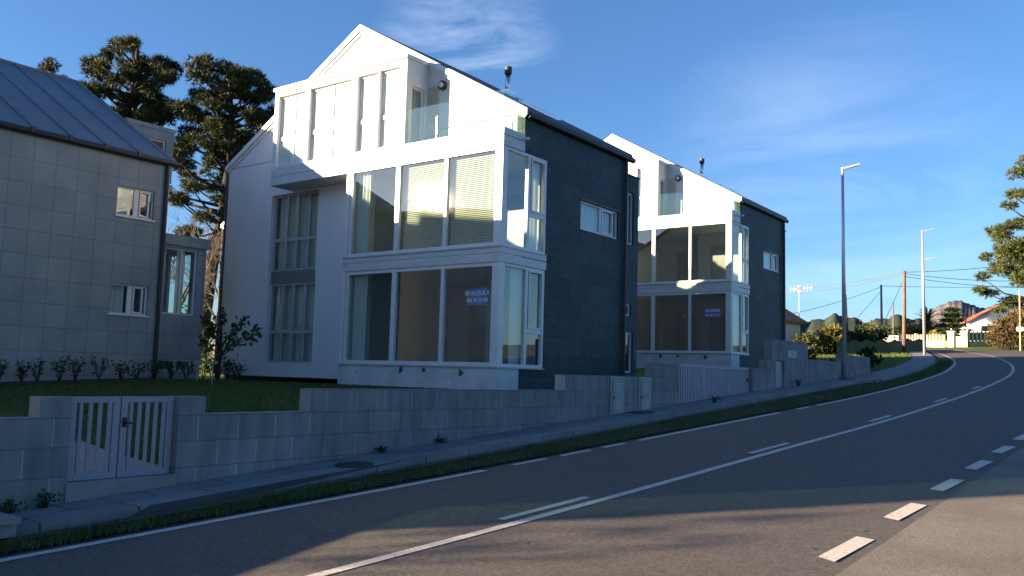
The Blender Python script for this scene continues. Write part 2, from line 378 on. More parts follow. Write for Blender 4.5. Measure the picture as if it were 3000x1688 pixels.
# lawn, garden path and planting bed behind the wall
sheet('lawn', fr(-15.2,-.35,34), fr(-2.6,10.6,30), lambda x, y: yard(x, y) + .015, M['lawn'])
q = MB(); pts = [(-.16,-1.25),(-.16,.02),(-2,.32),(-4,.78),(-8,1.3),(-13.5,1.5),(-13.5,-.2),(-7,-.6)]
q.add([(x,y,yard(x,min(y,.3))+.045) for x, y in pts], [tuple(range(len(pts)))]); kind(q.build('garden_path', M['concrete']), 'structure')
q = MB(); n = 14; vs = []; fs = []
for i in range(n+1):
    y = .5 + 8.2*i/n; x1 = -13.55
    vs += [(-15.0,y,yard(-15,y)+.06),(x1,y,yard(x1,y)+.04)]
    if i: fs.append((2*i-2,2*i-1,2*i+1,2*i))
q.add(vs, fs); kind(q.build('planting_bed', M['soil']), 'structure')
q = MB(); q.add([(-16.5,10.2,1.19),(-9.45,10.2,1.17),(-9.45,11.9,1.17),(-16.5,11.9,1.19)], [(0,1,2,3)]); kind(q.build('house_bed', M['soil']), 'structure')
# grass: blades on the verge and lawn
def blades(name, n, pos, h, mat, w=.012):
    b = MB(); vs = []; fs = []
    for i in range(n):
        x, y, z = pos(); a = random.uniform(0, 6.283); hh = h*random.uniform(.4,1.25); l = hh*random.uniform(.1,.7); d = random.uniform(0,6.283)
        dx, dy = math.cos(a)*w, math.sin(a)*w
        k = len(vs); vs += [(x-dx,y-dy,z),(x+dx,y+dy,z),(x+math.cos(d)*l,y+math.sin(d)*l,z+hh)]; fs.append((k,k+1,k+2))
    b.add(vs, fs); return kind(b.build(name, mat, recalc=False), 'stuff')
def verge_pos():
    while True:
        y = -6 + 52*random.random()**1.7
        a, b = pav_out(y)+.12, edge(y)-.12
        if b-a < .08: a = b-.3
        dens = .5+.5*math.sin(y*2.1)*math.sin(y*.77+1)
        x = a + (b-a)*random.random()**.8
        if random.random() < .35+.65*dens: return x + random.gauss(0,.02), y, zg(y)+.02
kind(blades('verge_grass', 26000, verge_pos, .085, M['blade'], .007), 'stuff')
def lawn_pos():
    while True:
        x, y = random.uniform(-13.4,-.4), random.uniform(-2.2,9.8)
        if not (-1.35 < y < .12 - .18*x): return x, y, yard(x,y)
blades('lawn_grass', 30000, lawn_pos, .07, M['blade'], .012)
lb = MB(); vs = []; fs = []
for i in range(60):
    x, y = random.uniform(1.6,11), random.uniform(-3,9); a = random.uniform(0,6.28); l = random.uniform(.02,.05)
    dx, dy = math.cos(a)*l, math.sin(a)*l; z = zg(y)+.012; k = len(vs)
    vs += [(x-dx,y-dy,z),(x+dy*.35,y-dx*.35,z+.006),(x+dx,y+dy,z+.004),(x-dy*.35,y+dx*.35,z+.006)]; fs.append((k,k+1,k+2,k+3))
lb.add(vs, fs); kind(lb.build('fallen_leaves', M['twig'], recalc=False), 'stuff')
def corner_pos():
    while True:
        y = random.uniform(28.7, 72); hi = edge(y)-2.15 if y < 62 else edge(y)-.6
        x = hi - 7*random.random()
        return x, y, zg(y)-.05
kind(sheet('corner_verge', [0,.25,.5,.75,1], fr(28.45,74,60), lambda x, y: zg(y)+.09, M['verge']), 'structure')
cv = bpy.data.objects['corner_verge']
for v in cv.data.vertices:
    y = v.co.y; hi = edge(y)-2.1 if y < 62 else edge(y)-.5
    v.co.x = hi - 8*(1-v.co.x)
blades('corner_grass', 16000, corner_pos, .26, M['blade_lit'], .02)

# ------------------------------------------------------------------ building pieces
def wall_panel(mb, u0, u1, v0, v1, w0, w1, holes=(), m=0):
    us = sorted({u0,u1,*[h[0] for h in holes],*[h[1] for h in holes]}); us = [u for u in us if u0 <= u <= u1]
    for a, b in zip(us, us[1:]):
        cuts = sorted((max(v0,h[2]), min(v1,h[3])) for h in holes if h[0] < b-1e-6 and h[1] > a+1e-6)
        z = v0
        for c, d in cuts:
            if c > z+1e-6: mb.box(a,z,w0,b,c,w1,m)
            z = max(z,d)
        if v1 > z+1e-6: mb.box(a,z,w0,b,v1,w1,m)
FRONT = lambda u, v, w: (u, -w, v)          # u = x, v = z, w towards -y
RIGHT = lambda u, v, w: (w, u, v)           # u = y, v = z, w towards +x
def off(T, du, dv, dw): return lambda u, v, w: T(u+du, v+dv, w+dw)

def wavy(mb, u0, u1, v0, v1, w, amp=.03, lam=.16):
    n = max(4, int((u1-u0)/.025)); vs = []; fs = []
    for i in range(n+1):
        u = u0+(u1-u0)*i/n; ww = w + amp*math.sin(6.283*u/lam + .7*math.sin(u*5))
        vs += [(u,v0,ww),(u,v1,ww)]
        if i: fs.append((2*i-2,2*i-1,2*i+1,2*i))
    mb.add(vs, fs)
def window(parent, T, u0, u1, v0, v1, w, mull=(), trans=(), fw=.06, dp=.07, mat='frame', curtain=None, cw=-.22, gmat='glass', sashes=(), name='window', flat=False):
    """one window: the frame with mullions (u, half width) and transoms (ua, ub, v, half height), its pane and curtain as children"""
    f = MB(T); a, b = w-dp, w
    f.box(u0,v0,a,u0+fw,v1,b); f.box(u1-fw,v0,a,u1,v1,b); f.box(u0+fw,v0,a,u1-fw,v0+fw,b); f.box(u0+fw,v1-fw,a,u1-fw,v1,b)
    for u, hw in mull: f.box(u-hw,v0+fw,a,u+hw,v1-fw,b)
    for ua, ub, v, hh in trans: f.box(ua,v-hh,a+.002,ub,v+hh,b-.002)
    for ua, ub, va, vb in sashes:                          # opening leaf set a little proud
        s = .045; p = b+.018
        f.box(ua,va,a+.01,ua+s,vb,p); f.box(ub-s,va,a+.01,ub,vb,p); f.box(ua+s,va,a+.01,ub-s,va+s,p); f.box(ua+s,vb-s,a+.01,ub-s,vb,p)
    fo = f.build(name, M[mat], parent)
    g = MB(T); z = w-dp*.5
    g.add([(u0+fw*.5,v0+fw*.5,z),(u1-fw*.5,v0+fw*.5,z),(u1-fw*.5,v1-fw*.5,z),(u0+fw*.5,v1-fw*.5,z)], [(0,1,2,3)])
    g.build('pane', M[gmat], fo)
    if flat:
        c = MB(T); c.box(u0+.02,v0+.02,w-dp-.014,u1-.02,v1-.02,w-dp-.004); c.build('roller_blind', M['roller'], fo)
    if curtain:
        c = MB(T)
        for ua, ub in (curtain if isinstance(curtain, (list,tuple)) else [(u0+.04,u1-.04)]): wavy(c, ua, ub, v0+.03, v1-.02, w+cw)
        c.build('curtain', M['curtain'], fo, smooth=True)
    return fo
def blind(parent, T, u0, u1, v0, v1, w):
    b = MB(T); n = int((v1-v0)/.05)
    for i in range(n):
        z = v0 + (v1-v0)*i/n
        b.add([(u0,z,w),(u1,z,w),(u1,z+.030,w+.02),(u0,z+.030,w+.02)], [(0,1,2,3)])
    return b.build('blind', M['blind'], parent, recalc=False)
def lattice_text(name, txt, size, mat, parent, loc, rot, off_=.002):
    cu = bpy.data.curves.new(name, 'FONT'); cu.body = txt; cu.size = size; cu.align_x = 'CENTER'; cu.align_y = 'CENTER'; cu.extrude = off_; cu.offset = .004
    o = bpy.data.objects.new(name, cu); COL.objects.link(o); cu.materials.append(mat)
    dg = bpy.context.evaluated_depsgraph_get(); dg.update()
    me = bpy.data.meshes.new_from_object(o.evaluated_get(dg)); bpy.data.objects.remove(o)
    o = bpy.data.objects.new(name, me); COL.objects.link(o); me.materials.clear(); me.materials.append(mat)
    o.parent = parent; o.location = loc; o.rotation_euler = rot; return o

HROT = R(.4)
CORNER = (-3.931, 10.821, 0)
def make_house():
    """three-storey white gabled house; local origin under its right front corner, x to the right, y into the plot"""
    H = thing('gabled_house', '', 'house', CORNER, HROT, 'white and slate gabled houses')
    W = 12.27; B = .88; BK = 6.15; EV = 8.22
    # --- white walls
    b = MB(FRONT)
    holes = [(-9.93,-7.70,4.63,7.06),(-9.86,-7.66,1.76,4.22),(-9.9,-7.68,4.22,4.63)]
    wall_panel(b, -W, -5.5, 1.33, 7.6, -B-.25, -B, holes)
    wall_panel(b, -W, -.25, 7.6, EV, -B-.25, -B)
    rz = lambda a: 8.20+.57*a
    b.prism([(-W,EV),(-.25,EV),(-.0,EV),(-.0,rz(0)),(-W/2,rz(W/2)),(-W,rz(0))], 2, -B-.25, -B)
    b.T = lambda u, v, w: (u, v, w)
    b.box(-W,B+.25,1.0,-W+.25,BK,EV)                                           # left flank
    b.box(-W+.25,BK-.25,1.0,-.25,BK,EV); b.prism([(-W,EV),(0,EV),(0,rz(0)),(-W/2,rz(W/2)),(-W,rz(0))], 1, BK-.25, BK)
    # box wall that projects over the garden front
    b.T = FRONT
    bh = [(-8.72,-7.45,7.68,9.87),(-7.28,-5.50,7.68,9.87),(-5.26,-4.42,7.68,9.87),(-4.38,-3.62,7.68,9.87)]
    wall_panel(b, -8.9, -3.35, 7.64, 10.05, -.2, 0, bh)
    b.box(-5.5,7.2,-.2,-3.35,7.64,-.02)
    b.T = lambda u, v, w: (u, v, w)
    b.box(-8.9,.2,7.64,-8.72,B,10.05)
    b.box(-3.55,.2,7.64,-3.35,.24,10.05); b.box(-3.55,.74,7.64,-3.35,B,10.05); b.box(-3.55,.24,9.35,-3.35,.74,10.05)
    b.box(-8.94,-.05,10.05,-3.31,B+.3,10.16)                                     # flat roof with its edge
    b.box(-5.5,.0,1.77,-5.38,B,7.2)                                             # left cheek of the bay
    b.build('wall', M['white'], H)
    # --- black slate flank and rear annex
    s = MB(RIGHT)
    wall_panel(s, B, BK, 1.0, EV, -.25, 0, [(B,1.95,1.77,4.31),(B,1.95,4.66,7.2),(3.60,5.68,5.64,6.46)])
    s.box(0,1.0,-.25,B,1.77,-.004)
    s.build('slate_flank', M['slate'], H)
    a = MB()
    ah = [(7.12,7.55,5.75,7.40),(7.12,7.46,3.50,3.88),(7.12,7.60,1.75,3.0)]
    a.T = RIGHT; wall_panel(a, BK, 7.85, 1.0, 7.93, -.75, -.5, ah)
    a.T = lambda u, v, w: (u, v, w)
    a.box(-5,7.6,1.0,-.75,7.85,7.93); a.box(-5,BK,1.0,-4.8,7.6,7.93); a.box(-4.8,BK,7.75,-.75,7.6,7.93)
    an = a.build('annex', M['slate'], H)
    q = MB(); q.box(-5.05,BK,7.93,-.46,7.9,7.97); q.build('annex_coping', M['gutter'], an)
    for (u0,u1,v0,v1) in ah: window(H, RIGHT, u0, u1, v0, v1, -.56, fw=.05, curtain=True)
    # --- projecting box underside band, plinth, storey bands
    p = MB(); p.box(-8.9,0,7.38,-5.5,B,7.64); p.box(-8.9,.02,7.35,-5.5,B,7.38); p.box(-8.92,-.012,7.11,-5.5,B,7.35); p.build('box_band', M['band'], H)
    p = MB(); p.box(-5.5,-.01,.6,-.002,B,1.77); p.build('plinth', M['plinth'], H)
    for z0, zg_, z1, bl in ((4.31,4.51,4.70,1.95),(7.20,7.44,7.64,B)):
        p = MB()
        for za, zb, e in ((z0,zg_,.02),(zg_+.025,z1,.02),(zg_,zg_+.025,.0)):
            p.box(-5.5,-e,za,e,.12,zb); p.box(-.12,.12,za,e,bl,zb)
        p.build('storey_band', M['band'], H)
    p = MB(); p.box(-5.42,.1,1.55,-.06,BK-.3,1.76); p.box(-W+.3,B+.3,1.55,-5.5,BK-.3,1.76); p.build('ground_slab', M['floor_in'], H)
    p = MB(); p.box(-5.42,.12,4.35,-.12,BK-.3,4.66); p.box(-W+.3,B+.3,4.35,-5.5,BK-.3,4.66)
    p.box(-5.5,.12,7.26,-.12,BK-.3,7.6); p.box(-W+.3,B+.3,7.26,-5.5,BK-.3,7.6); p.box(-8.7,.2,7.42,-3.6,B,7.6); p.build('floor_slab', M['inside'], H)
    p = MB()
    p.box(-5.62,B+.3,1.76,-5.52,BK-.3,4.35); p.box(-5.62,B+.3,4.66,-5.52,BK-.3,7.26)
    for z0, z1 in ((1.76,4.35),(4.66,7.26)):
        p.box(-5.5,4.55,z0,-2.9,4.65,z1); p.box(-2.9,3.2,z0,-2.8,4.65,z1); p.box(-2.8,3.2,z0,-.9,3.3,z1); p.box(-.30,1.97,z0,-.26,BK-.3,z1)
    p.box(-3.8,4.0,7.6,-2.4,4.1,9.45)
    p.build('partition', M['inside'], H)
    for x in (-4.6,-2.3):
        for z0 in (1.76,4.66):
            y = 4.54 if x < -3 else 3.19
            p = MB(); p.box(x,y-.04,z0,x+.85,y,z0+2.05); p.build('inner_door', M['door_in'], H)
    # --- garden front windows with curtains
    for v0, v1, tr in ((4.63,7.06,5.62),(1.76,4.22,2.72)):
        window(H, FRONT, -9.9, -7.68, v0, v1, -B-.12, mull=[(-8.80,.06),(-9.28,.045),(-8.24,.045)], trans=[(-9.84,-8.86,tr,.05),(-8.74,-7.74,tr,.05)], mat='frame_grey', curtain=True, cw=-.2)
    p = MB(); p.box(-9.9,B+.10,4.22,-7.68,B+.2,4.63); p.build('spandrel', M['greyband'], H)
    # --- bay glazing
    for v0, v1, tr in ((1.77,4.31,2.69),(4.70,7.20,5.67)):
        c = MB(); c.box(-.15,0,v0,0,.15,v1); c.build('corner_post', M['frame'], H)
        window(H, FRONT, -5.38, -.15, v0, v1, -.02, mull=[(-1.84,.05),(-3.54,.075)], fw=.10, dp=.10, trans=[(-5.28,-3.6,v0+.02,.04)])
        window(H, RIGHT, .15, 1.95, v0, v1, -.02, mull=[(1.16,.05)], trans=[(1.2,1.86,tr,.06)], fw=.08, dp=.10, sashes=[(1.24,1.86,tr+.06,v1-.08)])
        e = MB(); e.box(-5.5,-.01,v0,-5.38,.10,v1); e.build('end_post', M['frame'], H)
        s = MB(); s.box(-5.5,-.05,v0-.035,.03,.02,v0+.0); s.box(.0,.02,v0-.035,.03,1.97,v0); s.build('window_ledge', M['frame_grey'], H)
    # curtains hung at the ends of the bay rooms
    c = MB(FRONT); wavy(c, -5.3, -4.75, 1.8, 4.25, -.25); wavy(c, -5.3, -4.8, 4.75, 7.15, -.25); c.build('bay_curtain', M['curtain'], H, smooth=True)
    c = MB(RIGHT); wavy(c, .75, 1.15, 1.8, 4.25, -.22); wavy(c, 1.3, 1.85, 4.75, 7.15, -.22); c.build('bay_curtain', M['curtain'], H, smooth=True)
    # --- slate window
    window(H, RIGHT, 3.60, 5.68, 5.64, 6.46, -.05, mull=[(4.74,.05)], fw=.055, curtain=[(3.66,4.7)], cw=-.16, sashes=[(4.80,5.42,5.70,6.40)])
    p = MB(RIGHT); p.box(3.56,6.46,-.04,5.72,6.51,.03); p.build('lintel', M['gutter'], H)
    # --- top floor windows in the box
    for (u0,u1,v0,v1) in bh:
        wide = u1-u0 > 1
        window(H, FRONT, u0, u1, v0, v1, -.11, dp=.03, mull=[((u0+u1)/2,.05)] if wide else [], trans=[(u0+.05,u1-.05,8.56,.06)], fw=.05, flat=True)
    # terrace: side door in the box cheek, back door in the gable, lamp, balustrade
    window(H, RIGHT, .24, .74, 7.66, 9.35, -3.42, fw=.06, curtain=True, cw=-.12, name='terrace_door')
    d = MB(FRONT); d.box(-3.34,7.64,-B,-2.86,9.5,-B+.03); d.box(-3.30,7.72,-B+.03,-2.92,8.26,-B+.036,1); d.box(-3.30,8.40,-B+.03,-2.92,9.44,-B+.036,1)
    d.build('glazed_door', [M['frame'], M['curtain_beige']], H)
    l = MB(); l.tube([(-2.80,B-.0,9.42),(-2.80,B-.09,9.42)], .13, 20); l.build('lamp_ring', M['black'], H)
    l = MB(); l.tube([(-2.80,B-.08,9.42),(-2.80,B-.13,9.42),(-2.80,B-.15,9.42)], [.075,.07,.03], 16); l.build('lamp_lens', M['frame'], H)
    g = MB(); g.box(-3.33,.06,7.64,-.08,.072,8.60); g.box(-.082,.072,7.64,-.07,B,8.60); bal = g.build('balustrade', M['rail_glass'], H)
    for x in (-2.25,-1.15,-.09): 
        k = MB(); k.box(x-.012,.04,7.6,x+.012,.058,8.25); k.build('glass_clamp', M['steel'], bal)
    p = MB(); p.tube([(-.12,.80,7.52),(.20,.80,7.50)], .035, 10); p.build('spout', M['frame'], H)
    # --- roof
    r = MB(); t_ = .13; z0 = 8.25; sl = .57; ov = .12
    for sgn in (0, 1):
        X = (lambda a: -a) if not sgn else (lambda a: a-W)
        poly = [(X(-ov), z0-sl*ov), (X(W/2), z0+sl*W/2), (X(W/2), z0+sl*W/2+t_+.02), (X(-ov), z0-sl*ov+t_)]
        r.prism(poly, 1, B-.06, BK+.12)
    ro = r.build('roof', M['roof'], H)
    f = MB()
    for X in ((lambda a: -a), (lambda a: a-W)):
        f.prism([(X(-ov), z0-sl*ov-.06), (X(W/2), z0+sl*W/2-.06), (X(W/2), z0+sl*W/2+t_), (X(-ov), z0-sl*ov+t_-.02)], 1, B-.10, B-.062)
        f.prism([(X(0), z0-.17), (X(W/2), z0+sl*W/2-.17), (X(W/2), z0+sl*W/2-.062), (X(-ov), z0-.062)], 1, B-.05, B-.0)
    f.build('rake_board', M['frame'], ro)
    g = MB(); g.tube([(.07,B+.02,8.16),(.07,BK+.3,8.16)], .085, 12); g.box(-.02,B+.02,8.1,.10,BK+.2,8.28); g.build('gutter', M['gutter'], ro)
    g = MB(); g.tube([(-W-.07,B+.02,8.14),(-W-.07,BK+.3,8.14)], .085, 12); g.build('gutter', M['gutter'], ro)
    for a0, b0 in ((.6,2.6),(1.2,3.6)):
        k = MB(lambda u, v, w: (-u, v, z0+sl*u+t_+w)); k.box(a0,b0,0,a0+.9,b0+.7,.06); k.build('roof_light', M['steel'], ro)
    g = MB(); g.tube([(-3.34,4.5,10.2),(-3.34,4.5,10.98)], .075, 14); fl = g.build('flue', M['steel'], ro, smooth=True)
    g = MB(); g.tube([(-3.34,4.5,10.94),(-3.34,4.5,11.16)], .115, 14); g.build('flue_cap', M['black'], fl)
    g = MB(); g.box(-3.5,4.32,10.15,-3.18,4.68,10.40); g.build('flue_collar', M['steel'], fl)
    g = MB(); g.tube([(.07,6.02,8.1),(.07,6.02,1.0)], .05, 10); g.build('downpipe', M['gutter'], H)
    g = MB(); g.tube([(-W-.06,B+.0,8.1),(-W-.06,B+.0,1.1)], .045, 10); g.build('downpipe', M['gutter'], H)
    return H
house = make_house()
house['label'] = 'white gabled house with dark slate flank and the SE ALQUILA board in its bay window'
def house_xyz(a, b, z, base=(0,0,0)):
    c, s = math.cos(HROT), math.sin(HROT); x, y = -a+base[0], b+base[1]
    return (CORNER[0]+c*x-s*y, CORNER[1]+s*x+c*y, z+base[2])
OFF2 = (-1.107, 16.908, .915)
h2 = copy_tree(house); h2.location = house_xyz(0,0,0,OFF2)
h2['label'] = 'farther white gabled house with slate flank and a SE VENDE board in its bay'
OFF3 = (-11.04, 7.58, .1)
h3 = copy_tree(house); h3.location = house_xyz(0,0,0,OFF3)
h3['label'] = 'sunlit white house glimpsed as a bright strip between the pine trunk and the front house'
# blinds only in the front house
for u0, u1 in ((-3.40,-1.92),(-1.78,-.3)):
    bl = blind(house, FRONT, u0, u1, 4.80, 7.06, -.2)
def sale_board(name, l1, l2, base, label, x0=-1.06, z=3.48):
    o = thing(name, label, 'sign', house_xyz(-(x0+.31), .11, z, base), HROT, 'blue estate boards in the bay windows')
    q = MB(); q.box(-.31,-.01,-.20,.31,.01,.20); q.build('board', M['signblue'], o)
    lattice_text('lettering', l1, .145, M['signwhite'], o, (0,-.013,.085), (R(90),0,0))
    lattice_text('lettering', l2, .125, M['signwhite'], o, (0,-.013,-.09), (R(90),0,0))
    return o
sale_board('rental_board', 'SE ALQUILA', '981 57 57 09', (0,0,0), 'blue board reading SE ALQUILA behind the bay glass of the front house')
sale_board('sale_board', 'SE VENDE', '981 57 57 09', OFF2, 'blue board reading SE VENDE behind the bay glass of the farther house', -1.15, 3.42)

# ------------------------------------------------------------------ left house: beige stone panels, zinc roof
def make_left_house():
    H = thing('stone_panel_house', 'beige stone panel house with blue grey zinc roof beside the garden gate', 'house', CORNER, HROT)
    x = lambda a: -a
    F = -11.03; b0, b1 = -7.9, -2.05
    w = MB(RIGHT)
    wall_panel(w, b0, b1, .3, 7.66, F-.3, F, [(-3.64,-2.50,5.82,6.68),(-3.63,-2.49,3.00,3.87)])
    w.T = lambda u, v, w_: (u, v, w_)
    w.box(-23.3,b0,.3,F-.3,b0+.3,7.66); w.box(-23.3,b1-.3,.3,F-.3,b1,7.66); w.box(-23.3,b0+.3,.3,-23.0,b1-.3,7.66)
    for ya, yb in ((b0,b0+.3),(b1-.3,b1)): w.prism([(-23.3,7.66),(F,7.66),(F,7.72),(-17.165,11.2),(-23.3,7.72)], 1, ya, yb)
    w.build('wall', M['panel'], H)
    p = MB(); p.box(-23,b0+.3,4.4,F-.35,b1-.3,4.7); p.box(-13.2,b0+.3,.6,-13.1,b1-.3,7.6); p.build('partition', M['inside'], H)
    # roof
    z0 = 7.68; sl = .57; ov = .14; t_ = .10
    r = MB()
    for X in ((lambda a: F-a), (lambda a: -23.3+a)):
        r.prism([(X(-ov),z0-sl*ov),(X(6.135),z0+sl*6.135),(X(6.135),z0+sl*6.135+t_),(X(-ov),z0-sl*ov+t_)], 1, b0-.15, b1+.12)
    for X, sg in ((lambda a: F-a, 1), (lambda a: -23.3+a, -1)):
        for y in (-7.13,-6.13,-5.13,-4.14,-3.14,-2.12):
            r.prism([(X(-ov),z0-sl*ov+t_-.01),(X(6.135),z0+sl*6.135+t_-.01),(X(6.135),z0+sl*6.135+t_+.035),(X(-ov),z0-sl*ov+t_+.035)], 1, y-.015, y+.015)
    r.tube([(-17.165,b0-.15,z0+sl*6.135+.11),(-17.165,b1+.12,z0+sl*6.135+.11)], .06, 8)
    ro = r.build('roof', M['zinc'], H)
    g = MB(); g.tube([(F+.10,b0-.1,7.62),(F+.10,b1+.25,7.62)], .09, 12); g.box(F,b0-.1,7.54,F+.1,b1+.12,7.68)
    for y in (-6.13,-5.13,-4.14,-3.14): g.box(F+.02,y-.05,7.60,F+.2,y+.05,7.73)
    g.build('gutter', M['gutter'], ro)
    g = MB(); g.tube([(F+.07,-2.17,7.6),(F+.07,-2.17,.9)], .055, 12)
    for z in (6.4,4.6,2.8): g.tube([(F+.07,-2.17,z),(F+.07,-2.17,z+.06)], .066, 12)
    g.build('downpipe', M['gutter'], H)
    for v0, v1 in ((5.82,6.68),(3.00,3.87)):
        window(H, RIGHT, -3.64, -2.49, v0, v1, F-.07, mull=[(-3.02,.07)], fw=.05, curtain=[(-3.58,-3.1)], cw=-.16, sashes=[(-2.93,-2.62,v0+.05,v1-.05)])
        s = MB(RIGHT); s.box(-3.68,v0-.045,F-.1,-2.45,v0,F+.04); s.build('sill', M['frame'], H)
    # rear annex with the tall corner window
    A = F-.05
    a = MB(RIGHT)
    wall_panel(a, b1, -.60, .3, 5.2, A-.25, A, [(-1.98,-.90,3.12,5.12),(-1.98,-.86,1.42,1.76)])
    a.T = FRONT; wall_panel(a, A-3.2, A-.25, .3, 5.2, .60, .85, [(A-1.9,A-.45,3.12,5.12)])
    a.T = lambda u, v, w_: (u, v, w_); a.box(A-3.2,b1,.3,A-3.0,-.6,5.2)
    an = a.build('annex', M['panel'], H)
    q = MB(); q.box(A-3.3,b1,5.2,A+.06,-.50,5.52); q.build('annex_parapet', M['panel'], an)
    window(H, RIGHT, -1.98, -.90, 3.12, 5.12, A-.06, mull=[(-1.42,.02)], fw=.045, curtain=[(-1.46,-1.2)], cw=-.16)
    window(H, RIGHT, -1.98, -.86, 1.42, 1.76, A-.06, mull=[(-1.40,.04)], fw=.04)
    window(H, FRONT, A-1.9, A-.45, 3.12, 5.12, .72, fw=.045)
    # dormer box at the back of the roof
    d = MB(RIGHT)
    wall_panel(d, -2.9, -.14, 7.72, 9.45, -14.3, -14.05, [(-1.02,-.42,8.72,9.12)])
    d.T = lambda u, v, w_: (u, v, w_); d.box(-19.6,-2.9,7.4,-19.4,-.14,9.45); d.box(-19.4,-.34,7.4,-14.3,-.14,9.45)
    d.box(-19.65,-1.9,9.45,-14.02,-.10,9.58)
    d.build('dormer', M['panel'], H)
    window(H, RIGHT, -1.02, -.42, 8.72, 9.12, -14.12, fw=.05)
    return H
make_left_house()

# plain house added out of view on the left to shade street and facade
SUN_AZ = R(41.5)                       # direction the light travels, clockwise from +y
ts = Vector((math.sin(SUN_AZ), math.cos(SUN_AZ), 0)); nn = Vector((-ts.y, ts.x, 0)); CAM = Vector((8.855,-5.636,1.6))
def make_shade_house():
    base = CAM + ts*-18; base.z = 0
    H = thing('shade_caster_house', 'plain gabled house added out of view to throw shade over the street', 'house', tuple(base), math.atan2(nn.y, nn.x))
    n0, n1 = 9.2, 22.7; RZ = 9.75
    w = MB(); w.box(n0,-3.6,-1,n1,3.6,8.8); w.prism([(-3.6,8.8),(3.6,8.8),(0,RZ-.15)], 0, n0, n1); w.box(n1,-2.0,-1,n1+2.4,2.0,9.1); w.build('wall', M['white'], H)
    r = MB(); r.prism([(-3.9,8.62),(0,RZ-.14),(0,RZ),(-3.9,8.76)], 0, n0-.06, n1+.06); r.prism([(3.9,8.62),(0,RZ-.14),(0,RZ),(3.9,8.76)], 0, n0-.06, n1+.06); r.build('roof', M['roof'], H)
    for z in (.8,3.7,6.6):
        for x in (9.6,12.6,15.6,18.6):
            window(H, lambda u, v, w_: (u, -w_, v), x, x+1.6, z, z+1.5, 3.64, mull=[(x+.8,.04)], dp=.06)
    g = MB(); g.box(8.2,-.03,2.9,9.2,.0,8.6); sc = g.build('shade_screen', M['screen'], H)  # tinted screen added to lay a half-lit band on the road
    g = MB(); g.box(8.14,-.06,-1,8.22,.03,8.6); g.box(8.22,-.06,8.6,9.2,.03,8.68); g.box(9.05,-.05,2.9,9.2,.02,8.6); g.box(8.22,-1.5,2.7,9.2,.03,2.9); g.build('shade_screen_post', M['gutter'], sc)
    return H
make_shade_house()

# ------------------------------------------------------------------ garden walls, gates, cabinets
def stepped_wall(name, label, segs, cat='wall', x0=-.22, x1=0, extra=None):
    """segs: (y0, y1, top); the base follows the pavement, sunk a little"""
    b = MB()
    for (y0, y1, zt) in segs:
        zb0, zb1 = zg(y0)+.05, zg(y1)+.05
        b.add([(x0,y0,zb0),(x1,y0,zb0),(x1,y1,zb1),(x0,y1,zb1),(x0,y0,zt),(x1,y0,zt),(x1,y1,zt),(x0,y1,zt)],
              [(0,3,2,1),(4,5,6,7),(0,1,5,4),(1,2,6,5),(2,3,7,6),(3,0,4,7)])
    return tag(b.build(name, M['block']), label, cat, 'concrete block garden walls')
stepped_wall('block_wall', 'low pale block wall ending in a pier where the garden gate hinges, nearest the corner', [(-14,-6,.47),(-6,-1.52,1.05),(-1.52,-1.20,1.25)])
stepped_wall('block_wall', 'long stepped block wall with two meter cabinets running in front of the bay house', [(0,.33,1.25),(.33,1.87,1.05),(1.87,7.81,1.34),(7.81,11.28,1.63),(11.28,12.50,1.92)])
bw = stepped_wall('block_wall', 'block wall with a raised middle, beyond the driveway gate and behind the street lamp', [(16.89,17.92,1.95),(17.92,18.30,2.22),(18.30,18.62,2.80),(19.32,21.38,2.80),(21.38,24.9,2.32),(24.9,28.4,2.60)])
q = MB(); q.add([(-.2,18.62,1.2),(-.06,18.62,1.2),(-.06,19.32,1.24),(-.2,19.32,1.24),(-.2,18.62,2.20),(-.06,18.62,2.20),(-.06,19.32,2.20),(-.2,19.32,2.20)], [(0,3,2,1),(4,5,6,7),(0,1,5,4),(1,2,6,5),(2,3,7,6),(3,0,4,7)])
q.build('service_door', M['gate'], bw)
q = MB(); q.box(-.22,18.62,2.20,0,19.32,2.80); q.build('lintel', M['block'], bw)
q = MB(); q.box(.0,19.5,2.30,.03,20.3,2.52); q.build('mailbox', M['gate'], bw)

def bar_gate(name, label, y0, y1, zb0, zb1, zt, leaves, bar, pitch, x=-.10, frame=.07):
    G = thing(name, label, 'gate', (x, y0, zb0))
    L = y1-y0
    for (a, b_) in leaves:
        f = MB(); A, B_ = a*L, b_*L
        zl = lambda y: (zb1-zb0)*y/L
        top = zt-zb0
        f.box(-.02,A+.01,zl(A)+.0,.02,A+.01+frame,top); f.box(-.02,B_-.01-frame,zl(B_),.02,B_-.01,top)
        f.box(-.02,A+.01+frame,top-frame*.9,.02,B_-.01-frame,top)
        f.add([(-.02,A+.08,zl(A)),(.02,A+.08,zl(A)),(.02,B_-.08,zl(B_)),(-.02,B_-.08,zl(B_)),(-.02,A+.08,zl(A)+frame),(.02,A+.08,zl(A)+frame),(.02,B_-.08,zl(B_)+frame),(-.02,B_-.08,zl(B_)+frame)],
              [(0,3,2,1),(4,5,6,7),(0,1,5,4),(1,2,6,5),(2,3,7,6),(3,0,4,7)])
        n = int((B_-A-2*frame)/pitch)
        p = (B_-A-2*frame)/max(1,n)
        for i in range(n):
            y = A+frame+p*(i+.5)
            f.box(-.012,y-bar/2+.01,zl(y)+frame*.5,.012,y+bar/2+.01,top-frame*.5)
        lf = f.build('gate_leaf', M['gate'], G)
        if name == 'garden_gate' and a > 0:
            h = MB(); h.box(.02,A+.03,top*.62,.05,A+.06,top*.62+.10); h.box(.03,A+.03,top*.66,.05,A+.16,top*.66+.02); h.build('handle', M['black'], lf)
    return G
